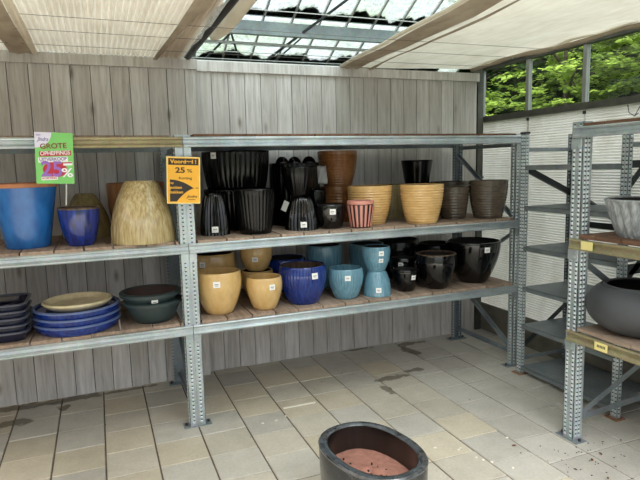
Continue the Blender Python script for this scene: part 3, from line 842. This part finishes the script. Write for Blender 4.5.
# pink striped pot
pk = pot('striped_pot', 'small pink and dark striped fluted pot with a pink rim', 1.842, 3.815, M_, .074, .101, .200, 'taper', 'stripe', rim=(G['pink'], .022), seg=64, inner=INNER)
m = MB()
for k in range(16):
    a = 2*PI*k/16
    for q in range(1):
        v0 = []
        for (rr_, zz) in ((.0755, .008), (.1015, .172)):
            for da in (-.105, 0, .105):
                ex = .0055 if da == 0 else .0
                v0.append(((rr_+ex)*math.cos(a+da), (rr_+ex)*math.sin(a+da), zz))
        m.add(v0, [(0,1,4,3),(1,2,5,4)])
m.build('pink_flute', G['pink'], pk, smooth=True)

# --- low shelf, left bay
SQ = 4.2
for k in range(5):
    pos = ['lowest of the stack', 'second from the bottom', 'middle of the stack', 'fourth from the bottom', 'topmost, empty and shiny inside'][k]
    pot('square_dish', 'dark navy square dish with pale rim at the left edge, ' + pos, -.645, 3.93, L_+.043*k, .165, .190, .058, 'flare', 'navy', square=7, seg=64, group='stacked square dishes',
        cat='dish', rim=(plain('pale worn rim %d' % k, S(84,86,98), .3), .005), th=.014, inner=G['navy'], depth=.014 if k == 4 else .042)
BRIM = plain('pale blue worn rim', S(96,112,156), .3)
for k in range(3):
    pos = ['lowest of the stack', 'middle of the stack', 'upper one, under the cream saucer'][k]
    pot('plant_saucer', 'round cobalt blue saucer, ' + pos, -.182, 3.955, L_+.047*k, .242, .268, .060, 'cup', 'cobalt', seg=72, group='stacked blue saucers', cat='saucer', rim=(BRIM, .007),
        th=.016, inner=G['cobalt'], depth=.046)
pot('plant_saucer', 'round cream saucer lying on the stack of blue saucers', -.175, 3.955, L_+.094+.046, .17, .218, .05, 'cup', 'cream', seg=72, cat='saucer', th=.022, inner=G['cream'], depth=.018)
pot('planter_bowl', 'dark green bowl with a thick rim, lower of the two stacked bowls', .298, 3.905, L_, .120, .180, .150, 'cup', 'green', lip=.018, group='stacked green bowls', cat='bowl', depth=.10)
b2 = pot('planter_bowl', 'dark green bowl with price tag stacked in another bowl, terracotta coloured inside', .288, 3.912, L_+.10, .132, .186, .108, 'cup', 'green', lip=.018, group='stacked green bowls', cat='bowl',
    tagp=[(.12,.058,.042)], inner=plain('brownish bowl inside', S(66,48,42), .8), depth=.03)
# --- low shelf, right bay
pot('planter_pot', 'large mustard yellow pot at the left end of the lowest right shelf', .752, 3.90, L_, .096, .160, .302, 'egg', 'mustard', tagp=[(-.07,.232,.048)], group='mustard glazed pots', inner=G['mustard'])
pot('planter_pot', 'smaller mustard yellow pot beside the cobalt ribbed pot', 1.079, 3.866, L_, .080, .128, .236, 'egg', 'mustard', tagp=[(.42,.175,.043)], group='mustard glazed pots', inner=G['mustard'])
pot('planter_pot', 'tall mustard pot in shade directly behind the large mustard pot', .80, 4.33, L_, .11, .168, .37, 'egg', 'mustard', tagp=[(-.45,.30,.045)], group='mustard glazed pots')
pot('planter_pot', 'mustard pot in the back row under another mustard pot', 1.135, 4.26, L_, .085, .125, .215, 'egg', 'mustard', group='mustard glazed pots')
pot('planter_pot', 'mustard pot with tag stacked on another in the back row', 1.135, 4.26, L_+.215, .08, .125, .19, 'egg', 'mustard', tagp=[(-.1,.10,.045)], group='mustard glazed pots')
pot('planter_pot', 'cobalt blue ribbed pot with tag in the front row of the lowest shelf', 1.396, 3.91, L_, .113, .174, .288, 'egg', 'cobalt', fl=44, fa=.022, tagp=[(.48,.225,.048)], inner=RIMB, group='cobalt glazed pots')
pot('planter_pot', 'cobalt blue pot in shade behind the cobalt ribbed pot', 1.415, 4.37, L_, .11, .160, .276, 'egg', 'cobalt', group='cobalt glazed pots')
pot('planter_pot', 'teal ribbed pot in the front row right of the cobalt pot', 1.743, 3.895, L_, .088, .133, .236, 'egg', 'teal', fl=40, fa=.022, tagp=[(.12,.175,.043)], inner=G['teal'], group='teal glazed pots')
pot('planter_pot', 'light teal pot standing upside down under another teal pot', 2.000, 3.866, L_, .112, .072, .194, 'bell', 'teal', fl=36, fa=.02, up=True, tagp=[(.12,.055,.042)], group='teal glazed pots')
pot('planter_pot', 'teal pot with two tags standing on the upturned teal pot', 1.995, 3.866, L_+.194, .068, .108, .195, 'egg', 'teal', fl=36, fa=.02, tagp=[(.36,.148,.040), (.36,.092,.036)], group='teal glazed pots')
pot('planter_pot', 'tall dark teal pot in the back row left of the stacked teal pots', 1.75, 4.35, L_, .10, .150, .36, 'egg', 'teal', tagp=[(.4,.09,.04)], group='teal glazed pots')
pot('planter_pot', 'tall teal pot directly behind the stacked teal pots', 2.145, 4.33, L_, .10, .150, .345, 'egg', 'teal', tagp=[(-.4,.09,.04)], group='teal glazed pots')
pot('planter_pot', 'smallest black glossy pot in the front row, right of the teal pots', 2.272, 3.89, L_, .068, .108, .180, 'cup', 'black', tagp=[(.62,.12,.040)], group='black glazed pots', lip=.006)
pot('planter_pot', 'black pot with tag directly behind the smallest black pot', 2.375, 4.11, L_, .072, .115, .236, 'cup', 'black', tagp=[(-.15,.185,.042)], group='black glazed pots', lip=.006)
pot('planter_pot', 'big black pot in the back row above the smallest black pot', 2.50, 4.40, L_, .118, .181, .35, 'egg', 'blackmatte', group='black glazed pots')
pot('planter_pot', 'medium black glossy pot left of the largest black pot', 2.548, 3.865, L_, .088, .160, .286, 'egg', 'black', group='black glazed pots', inner=INNER, rim=(RIMB, .004))
pot('planter_pot', 'black pot in the back row peeking over the medium black pot', 2.86, 4.34, L_, .10, .165, .295, 'egg', 'blackmatte', group='black glazed pots')
pot('planter_pot', 'largest black glossy pot with tag at the right end of the lowest shelf', 2.965, 3.935, L_, .112, .232, .355, 'cup', 'black', tagp=[(.5,.30,.048)], group='black glazed pots', lip=0, th=.016)
# --- rack C
pot('fluted_planter', 'grey stone-look fluted planter on the upper shelf at the right edge', 2.905, 2.24, 1.318, .165, .243, .218, 'flare', 'greyfl', fl=24, fa=.075, cat='planter', th=.02, seg=192)
pot('round_planter', 'big round anthracite bowl planter on the lower shelf at the right edge', 2.925, 2.285, .745, .12, .300, .285, 'globe', 'anth', cat='planter', th=.022, seg=72, depth=.08)

# --- odds and ends among the black pots
m = MB(); m.box(-.022, .022, -.0015, .0015, 0, .075); o = m.build('paper_card', plain('grey card', S(150,150,148), .7))
o.location = (1.272, 3.80, M_+.13); o.rotation_euler = (0, .45, .2); o.location = (1.255, 3.90, M_+.15)
tag(o, 'small grey card leaning between two black pots', 'card')
m = MB(); r = random.Random(4); vs = []; fs = []
for i in range(5):
    for j in range(7): vs.append((.020*i, .012*math.sin(i*1.7+j*.8), -.024*j + .004*math.sin(i*2)))
for i in range(4):
    for j in range(6): a = i*7+j; fs.append((a, a+1, a+8, a+7))
m.add(vs, fs); o = m.build('plastic_wrap', plain('cloudy plastic wrap', S(150,152,154), .4), smooth=True)
sm = o.modifiers.new('thick', 'SOLIDIFY'); sm.thickness = .002; o.location = (1.705, 4.33, M_+.285+.16)
o.location = (1.635, 4.16, 1.765); tag(o, 'crumpled cloudy plastic sheet hanging beside the brown ribbed pot', 'plastic sheet')

# ------------------------------------------------------------------ oval planter in front
OV = empty('oval_planter', (1.129, 2.262, 0), math.radians(100)); tag(OV, 'black glazed oval planter half filled with reddish soil in the foreground', 'planter')
HO = .42
def oval(prof, name, mat, n=72):
    m = MB(); vs = []; fs = []; rows = []
    for (o_, z) in prof:
        row = []
        for k in range(n):
            t = 2*PI*k/n; p = 2.35
            c, s = math.cos(t), math.sin(t)
            a, b_ = .294+o_, .217+o_
            row.append(len(vs)); vs.append((a*math.copysign(abs(c)**(2/p), c), b_*math.copysign(abs(s)**(2/p), s), z))
        rows.append(row)
    for A, B in zip(rows, rows[1:]):
        for k in range(n): fs.append((A[k], A[(k+1) % n], B[(k+1) % n], B[k]))
    fs.append(tuple(rows[-1])); 
    m.add(vs, fs); return m.build(name, mat, OV, smooth=True, auto=45)
OVM = glaze('worn black glaze', S(20,20,21), S(44,46,48), .2, (8,8,8), coat=.5)
RIMG = glaze('grey worn glazed rim', S(40,43,46), S(74,79,83), .2, (7,7,7), coat=.5)
oval([(-.035, 0), (-.03, 0), (-.012, .12), (-.003, .28), (-.001, HO-.012)][::1], 'body', OVM).data.flip_normals() if False else None
mm = oval([(-.08, .0), (-.03, 0), (-.012, .12), (-.003, .28), (-.001, HO-.010), (-.004, HO-.004)][:6], 'outer_wall', OVM)
# the outer wall's closing face is not wanted: rebuild without it
me = mm.data; import bmesh
bm = bmesh.new(); bm.from_mesh(me); bm.faces.ensure_lookup_table()
bmesh.ops.delete(bm, geom=[max(bm.faces, key=lambda f: len(f.verts))], context='FACES_ONLY'); bm.to_mesh(me); bm.free()
mm.name = 'body'
def ring(prof, name, mat):
    o = oval(prof, name, mat); bm = bmesh.new(); bm.from_mesh(o.data); bm.faces.ensure_lookup_table()
    bmesh.ops.delete(bm, geom=[max(bm.faces, key=lambda f: len(f.verts))], context='FACES_ONLY'); bm.to_mesh(o.data); bm.free(); return o
ring([(-.001, HO-.016), (.001, HO-.008), (-.005, HO), (-.036, HO), (-.042, HO-.006)], 'rim', RIMG)
DK = glaze('dark brown inside glaze', S(14,12,11), S(28,23,21), .3, coat=.3)
oval([(-.042, HO-.006), (-.046, HO-.05), (-.05, .2)], 'inside', DK)
def soil_mat():
    m, nt, b = newmat('reddish soil'); v = coords(nt)
    f = noise(nt, v, 30, 6, .7); g = noise(nt, v, 120, 3, .7)
    c = ramp(nt, f, [(.3, S(126,86,74)), (.6, S(154,108,94)), (.8, S(174,130,114))])
    nt.links.new(c, b.inputs['Base Color']); b.inputs['Roughness'].default_value = .95; bump(nt, b, f, .5, .006); return m
SOIL = soil_mat()
m = MB(); vs = [(0,0,.313)]; fs = []; n = 64; R_ = 12; rr = random.Random(8)
for i in range(1, R_+1):
    for k in range(n):
        t = 2*PI*k/n; c, s = math.cos(t), math.sin(t); p = 2.35; q = i/R_
        vs.append(((.294-.047)*q*math.copysign(abs(c)**(2/p), c), (.217-.047)*q*math.copysign(abs(s)**(2/p), s),
                   .29 + .022*math.cos(q*PI*.5)*(.8+.4*math.sin(t*2)) + rr.uniform(-.0015, .0015)))
for k in range(n): fs.append((0, 1+k, 1+(k+1) % n))
for i in range(R_-1):
    for k in range(n): a = 1+i*n; fs.append((a+k, a+n+k, a+n+(k+1) % n, a+(k+1) % n))
m.add(vs, fs); m.build('soil', SOIL, OV, smooth=True)
m = MB()
for k in range(14):
    t = rr.uniform(0, 2*PI); q = rr.uniform(.1, .85); x = .24*q*math.cos(t); y = .16*q*math.sin(t); s = rr.uniform(.002, .004)
    m.box(x-s, x+s, y-s, y+s, .30, .310+s)
m.build('grit', INNER, OV).data['kind'] = 'stuff'
for o in OV.children:
    if o.name.startswith('grit'): o['kind'] = 'stuff'

# ------------------------------------------------------------------ sale signs
def text_mesh(txt, size, mat, parent, loc, name='lettering', rot=0, shear=0, width=None, bold=0, ext=.0006, align='CENTER'):
    cu = bpy.data.curves.new(name, 'FONT'); cu.body = txt; cu.size = size; cu.align_x = align; cu.align_y = 'CENTER'
    cu.shear = shear; cu.extrude = ext; cu.offset = bold
    o = bpy.data.objects.new(name, cu); COL.objects.link(o)
    bpy.context.view_layer.update()
    me = bpy.data.meshes.new_from_object(o.evaluated_get(bpy.context.evaluated_depsgraph_get()))
    bpy.data.objects.remove(o)
    xs = [v.co.x for v in me.vertices]; k = 1
    if width and xs: k = width/(max(xs)-min(xs))
    cr, sr = math.cos(rot), math.sin(rot)
    for v in me.vertices:
        x, y, z = v.co.x*k, v.co.y, v.co.z
        v.co = (x*cr-y*sr+loc[0], -z-loc[2], x*sr+y*cr+loc[1])
    me.materials.clear(); me.materials.append(mat); me.name = name
    n = bpy.data.objects.new(name, me); COL.objects.link(n); n.parent = parent; return n
def flatpoly(pts, d, mat, parent, name, th=.0008):
    m = MB(); n = len(pts)
    vs = [(x, -d, z) for x, z in pts] + [(x, -d+th, z) for x, z in pts]
    m.add(vs, [tuple(range(n)), tuple(range(2*n-1, n-1, -1))] + [(i, n+i, n+(i+1) % n, (i+1) % n) for i in range(n)])
    return m.build(name, mat, parent)
def ell(cx, cz, a, b_, n=28, t0=0, t1=2*PI): return [(cx+a*math.cos(t0+(t1-t0)*k/n), cz+b_*math.sin(t0+(t1-t0)*k/n)) for k in range(n if t1-t0 > 6.2 else n+1)]
def rect(cx, cz, w, h, rot=0):
    c, s = math.cos(rot), math.sin(rot)
    return [(cx+x*c-z*s, cz+x*s+z*c) for x, z in ((-w/2,-h/2),(w/2,-h/2),(w/2,h/2),(-w/2,h/2))]
PG = plain('green print', S(126,204,112), .5, 0, .04); PW = plain('white print', S(244,244,250), .5, 0, .02); PLI = plain('lilac white print', S(226,224,246), .5, 0, .03)
PR = plain('red print', S(186,36,60), .5, 0, .05); PDR = plain('dark red print', S(140,24,48), .5, 0, .05); PV = plain('violet print', S(150,104,196), .5, 0, .05); PPU = plain('dark violet print', S(92,66,140), .5, 0, .05)
sg = empty('sale_sign', (-.223, 3.692, 1.848)); tag(sg, 'green and white sale sign clipped to the top beam above the blue pots', 'sign')
sg.rotation_euler = (0, math.radians(2.2), 0)
W, Hh = .206, .300
u = lambda a: (a-.5)*W
vv = lambda a: (.5-a)*Hh
flatpoly(rect(0, 0, W, Hh), .002, PG, sg, 'board', .003)
flatpoly([(u(0), vv(0))] + [(u(0)+.44*W*math.cos(t), vv(.0)-.30*Hh*math.sin(t)) for t in [PI/2*k/14 for k in range(15)]][0:15], .0030, PLI, sg, 'white_corner')
text_mesh('Jindra', .032, PPU, sg, (u(.21), vv(.135), .0040), shear=.4, width=.062)
text_mesh('tuin', .016, PPU, sg, (u(.10), vv(.05), .0040), shear=.3, width=.022)
flatpoly(rect(u(.52), vv(.405), .172, .030, .06), .0032, PR, sg, 'red_band')
text_mesh('GROTE', .042, PDR, sg, (u(.48), vv(.265), .0040), rot=.06, width=.142, bold=.0006)
text_mesh('OPHEFFINGS', .033, PW, sg, (u(.52), vv(.40), .0046), rot=.06, width=.160, bold=.0004)
flatpoly(rect(u(.46), vv(.525), .160, .030, .06), .0032, PW, sg, 'white_band')
text_mesh('UITVERKOOP', .028, PPU, sg, (u(.46), vv(.522), .0042), rot=.06, width=.146, bold=.0004)
flatpoly(ell(u(.50), vv(.72), .066, .046), .0030, PR, sg, 'red_blob')
text_mesh('25', .125, PV, sg, (u(.42), vv(.725), .0042), width=.112, bold=.0025)
text_mesh('%', .074, PW, sg, (u(.82), vv(.79), .0050), width=.062, bold=.001)
flatpoly(rect(u(.84), vv(.60), .050, .022, .05), .0032, PW, sg, 'white_note')
flatpoly(rect(u(.82), vv(.585), .056, .007, .05), .0042, PR, sg, 'red_note')
flatpoly(rect(u(.35), vv(.895), .088, .019, .05), .0032, PW, sg, 'white_band')
text_mesh('KORTING', .015, PR, sg, (u(.35), vv(.893), .0044), rot=.05, width=.078, bold=.0003)
m = MB(); m.tube([(.058, .004, -.148), (.052, .004, -.280)], .004, 8); m.build('stake', plain('pale stake', S(200,204,202), .5), sg)
m = MB(); m.box(-.012, .012, -.001, .012, .1, .152); m.build('clip', plain('clear clip', S(190,196,196), .3), sg)

PY = plain('orange yellow print', S(244,180,52), .5, 0, .04); PK = plain('black brown print', S(36,30,24), .5); PC = plain('cream border', S(250,220,140), .5, 0, .03)
sy = empty('sale_sign', (.520, 3.690, 1.694)); sy.rotation_euler = (0, math.radians(2.6), 0)
tag(sy, 'yellow and black discount sign hung on the front post of the long rack', 'sign')
W, Hh = .212, .300
flatpoly(rect(0, 0, W, Hh), .002, PC, sy, 'board', .003)
flatpoly(rect(0, 0, W-.012, Hh-.012), .0028, PY, sy, 'yellow_field')
flatpoly(rect(0, vv(.105), W-.022, .042), .0034, PK, sy, 'black_header')
text_mesh('Voordeel !', .034, PY, sy, (0, vv(.105), .0044), width=.165, bold=.0009)
text_mesh('25', .048, PK, sy, (u(.40), vv(.29), .0042), width=.060, bold=.0012)
text_mesh('%', .032, PK, sy, (u(.68), vv(.30), .0042), width=.034)
text_mesh('Korting', .024, PK, sy, (u(.55), vv(.455), .0042), width=.082)
top = [(u(.09), vv(.485))] + [(u(.09+.72*t), vv(.485+.19*t*t)) for t in [k/12 for k in range(1, 13)]]
bot = [(u(.81-.52*t), vv(.675+.28*(t**1.6))) for t in [k/12 for k in range(1, 13)]]
flatpoly((top + bot + [(u(.09), vv(.955))])[::-1], .0034, PK, sy, 'black_arrow')
text_mesh('op', .022, PY, sy, (u(.15), vv(.555), .0044), width=.022)
text_mesh('potten', .026, PY, sy, (u(.27), vv(.655), .0044), width=.074, bold=.0004)
text_mesh('bakken', .026, PY, sy, (u(.29), vv(.755), .0044), width=.080, bold=.0004)
text_mesh('Jindra', .026, PK, sy, (u(.74), vv(.85), .0042), shear=.4, width=.070)
flatpoly(rect(u(.90), vv(.665), .022, .003), .0036, PK, sy, 'line')
flatpoly(rect(u(.74), vv(.915), .045, .003), .0036, PK, sy, 'line')
m = MB(); m.box(-.02, .02, 0, .012, .12, .15); m.build('clip', BLACKP, sy)

# ------------------------------------------------------------------ fallen leaves and crumbs on the paving
LEAF = plain('dry brown leaf', S(112,70,44), .9, 0, .3, 40)
LEAF2 = plain('dark dry leaf', S(58,46,36), .9, 0, .3, 40)
CR = plain('white crumb', S(226,222,208), .8)
rr = random.Random(21)
def leaf(x, y, s, mat, where):
    m = MB(); vs = [(-1,0,.0),(-.4,.45,.12),(.3,.4,.16),(1,0,.05),(.3,-.42,.12),(-.4,-.4,.08),(0,0,.02)]
    a = rr.uniform(0, 6.28)
    m.add([(s*(p[0]*math.cos(a)-p[1]*math.sin(a)), s*(p[0]*math.sin(a)+p[1]*math.cos(a)), .002+s*p[2]) for p in vs], [(6,i,(i+1) % 6) for i in range(6)])
    o = m.build('fallen_leaf', mat); o.location = (x, y, .002); tag(o, where, 'leaf', 'fallen leaves on the paving')
for (x, y, s, mt) in [(2.60,2.30,.016,LEAF),(2.70,2.33,.018,LEAF),(2.52,2.12,.014,LEAF),(2.49,1.93,.02,LEAF),(2.66,2.19,.010,LEAF2),(2.80,2.25,.010,LEAF2),(2.43,2.26,.012,LEAF2),(2.30,2.62,.02,LEAF),(2.83,2.43,.012,LEAF2),
                      (1.60,4.1,.010,LEAF2),(1.83,4.2,.008,LEAF2),(1.72,3.9,.008,LEAF2),(2.95,2.40,.012,LEAF)]:
    leaf(x, y, s, mt, 'small dry brown leaf lying on the concrete paving')
m = MB()
for k in range(46):
    if k < 34: x, y = 2.58+rr.gauss(0, .12), 2.37+rr.gauss(0, .10)
    else: x, y = rr.uniform(-.5, 2.6), rr.uniform(2.2, 4.3)
    s = rr.uniform(.0015, .0035); m.box(x-s, x+s, y-s, y+s, 0, .003)
tag(m.build('floor_grit', LEAF2), 'dark crumbs scattered over the concrete paving', 'grit', kind='stuff')
m = MB()
for (x, y) in [(1.76,2.86),(1.96,2.72),(1.98,2.73),(2.05,2.52),(2.02,2.56),(2.0,2.60),(2.12,2.42),(2.33,2.72),(1.84,2.8),(.95,3.58),(1.13,3.62),(1.05,3.58)]:
    s = rr.uniform(.005, .011); m.box(x-s, x+s, y-s*.7, y+s*.7, 0, .006)
tag(m.build('floor_chips', CR), 'small white chips in the paving joints left of the right rack', 'grit', kind='stuff')
m = MB(); m.box(1.16, 1.41, 3.745, 3.762, -.004, .004); tag(m.build('mortar_smear', CR), 'white mortar smear along a paving joint behind the oval planter', 'mortar', kind='stuff')

# ------------------------------------------------------------------ trees outside
def leaf_mat(name, c1, c2):
    m, nt, b = newmat(name)
    at = nt.nodes.new('ShaderNodeAttribute'); at.attribute_name = 'tone'
    sep = nt.nodes.new('ShaderNodeSeparateColor'); nt.links.new(at.outputs['Color'], sep.inputs[0])
    c = ramp(nt, sep.outputs[0], [(0, c1), (1, c2)])
    nt.nodes.remove(b)
    d = nt.nodes.new('ShaderNodeBsdfDiffuse'); t = nt.nodes.new('ShaderNodeBsdfTranslucent'); x = nt.nodes.new('ShaderNodeMixShader'); x.inputs[0].default_value = .4
    nt.links.new(c, d.inputs[0]); nt.links.new(c, t.inputs[0]); nt.links.new(d.outputs[0], x.inputs[1]); nt.links.new(t.outputs[0], x.inputs[2])
    nt.links.new(x.outputs[0], nt.nodes['Material Output'].inputs['Surface']); return m
LFB = leaf_mat('fresh green leaves', S(82,106,46), S(180,202,98))
LFD = leaf_mat('dark green leaves', S(24,42,20), S(52,78,36))
BARK = plain('bark', S(74,62,50), .9, 0, .3, 10)
def tree(x, y, h, crown, mat, n, seed, label, lsize=.085, low=.6):
    r = random.Random(seed)
    t = empty('leafy_tree', (x, y, -.16)); tag(t, label, 'tree', 'trees outside the windows')
    m = MB(); m.tube([(0,0,0),(.05,.03,h*.4),(.0,.06,h*.85)], [.09,.06,.02], 8)
    for k in range(9):
        a = r.uniform(0, 6.28); z0 = h*r.uniform(.2, .75); L = crown[0]*r.uniform(.6, .95)
        m.tube([(.03,.03,z0), (L*.6*math.cos(a), L*.6*math.sin(a), z0+.25), (L*math.cos(a), L*math.sin(a), z0+.3)], [.03,.018,.006], 6)
    m.build('trunk', BARK, t, smooth=True)
    m = MB(); nb = n//40
    for k in range(nb):
        while True:
            p = Vector((r.uniform(-1,1), r.uniform(-1,1), r.uniform(-1,1)))
            if .25 < p.length < 1: break
        c = Vector((p.x*crown[0], p.y*crown[0], low + (h-low)*(p.z+1)/2))
        ax = Vector((p.x, p.y, r.uniform(-.25,.25))).normalized(); tone = r.random()
        side = ax.cross(Vector((0,0,1))).normalized()
        for q in range(40):
            d = r.uniform(-.18, .22); s_ = r.uniform(-.10, .10)
            pos = c + ax*d + side*s_ + Vector((0,0,r.uniform(-.03,.03)))
            m.cur = (min(1, max(0, tone*.7 + r.random()*.3)),)*3
            L = lsize*r.uniform(.6, 1.2); di = (ax + side*s_*6 + Vector((0,0,r.uniform(-.5,.2)))).normalized()
            w_ = di.cross(Vector((r.uniform(-.4,.4), r.uniform(-.4,.4), 1))).normalized()*L*.4
            m.add([pos, pos+di*L*.5+w_, pos+di*L, pos+di*L*.5-w_], [(0,1,2,3)])
    m.build('foliage', mat, t, colors=True)
tree(6.3, 6.25, 4.4, (.95,), LFB, 9000, 1, 'fresh green tree seen through the middle window', low=1.0)
tree(6.9, 4.9, 4.8, (1.0,), LFB, 9000, 2, 'fresh green tree seen through the window at the right edge', low=1.2)
tree(6.0, 8.2, 3.3, (.85,), LFB, 6000, 3, 'small fresh green tree seen low through the leftmost window', low=1.2)
tree(9.4, 7.2, 6.0, (1.4,), LFD, 14000, 4, 'tall dark tree behind the fresh green trees outside', lsize=.16)
tree(9.4, 4.0, 6.0, (1.4,), LFD, 14000, 5, 'tall dark tree outside far behind the right edge window', lsize=.16)
tree(8.6, 11.0, 6.0, (1.7,), LFD, 14000, 6, 'tall dark tree outside beyond the corner of the boards', lsize=.16)
tree(1.6, 8.2, 4.0, (1.3,), LFB, 7000, 7, 'green tree behind the board wall seen through the roof glass', lsize=.08, low=1.2)
m = MB(); r = random.Random(77); m.cur = (.05,.05,.05); m.box(11.9, 12.6, -2, 17, -.16, 5.6)
for k in range(26000):
    x = 11.2 + r.uniform(0, 1.2); y = r.uniform(-2, 17); z = r.uniform(-.1, 5.5); m.cur = (r.random()*.6,)*3
    L = r.uniform(.18, .34); d = Vector((r.uniform(-1,.2), r.uniform(-1,1), r.uniform(-.6,.4))).normalized()
    w_ = d.cross(Vector((r.uniform(-.4,.4), r.uniform(-.4,.4), 1))).normalized()*L*.35; p = Vector((x, y, z))
    m.add([p, p+d*L*.5+w_, p+d*L, p+d*L*.5-w_], [(0,1,2,3)])
tag(m.build('hedge', LFD, colors=True), 'dark tall hedge outside behind all the trees', 'hedge')

# ------------------------------------------------------------------ daylight
w = bpy.data.worlds.new('overcast'); scn.world = w; w.use_nodes = True
nt = w.node_tree; bg = nt.nodes['Background']
tc = nt.nodes.new('ShaderNodeTexCoord'); sp = nt.nodes.new('ShaderNodeSeparateXYZ'); nt.links.new(tc.outputs['Generated'], sp.inputs[0])
c = ramp(nt, sp.outputs['Z'], [(0, (.34,.36,.36,1)), (.22, (.5,.53,.55,1)), (.6, (1.05,1.08,1.12,1))]); nt.links.new(c, bg.inputs['Color']); bg.inputs['Strength'].default_value = 1.0
sun = bpy.data.lights.new('soft_sun', 'SUN'); sun.energy = 3.9; sun.angle = math.radians(60); sun.color = (1, .975, .945)
so = bpy.data.objects.new('soft_sun', sun); COL.objects.link(so); so.rotation_euler = (math.radians(27), 0, math.radians(-12))

# ------------------------------------------------------------------ camera
f_, yaw, pitch, roll = 558.0, math.radians(21.53), math.radians(7.5), math.radians(-1.45)
fw = Vector((math.sin(yaw)*math.cos(pitch), math.cos(yaw)*math.cos(pitch), -math.sin(pitch)))
r0 = Vector((math.cos(yaw), -math.sin(yaw), 0)); u0 = r0.cross(fw)
rv = r0*math.cos(roll) + u0*math.sin(roll); uv = u0*math.cos(roll) - r0*math.sin(roll)
cam = bpy.data.cameras.new('camera'); co = bpy.data.objects.new('camera', cam); COL.objects.link(co)
mat = Matrix(((rv.x, uv.x, -fw.x, 0), (rv.y, uv.y, -fw.y, 0), (rv.z, uv.z, -fw.z, 1.76), (0,0,0,1)))
co.matrix_world = mat; cam.sensor_width = 36; cam.lens = f_/640*36; cam.clip_start = .05; cam.clip_end = 200
scn.camera = co
vs_ = scn.view_settings; vs_.view_transform = 'Standard'; vs_.look = 'None'; vs_.gamma = 1; vs_.exposure = 1.5; vs_.use_curve_mapping = False
scn.cycles.use_denoising = True
scn.cycles.max_bounces = 10; scn.cycles.transparent_max_bounces = 16; scn.cycles.sample_clamp_indirect = 6
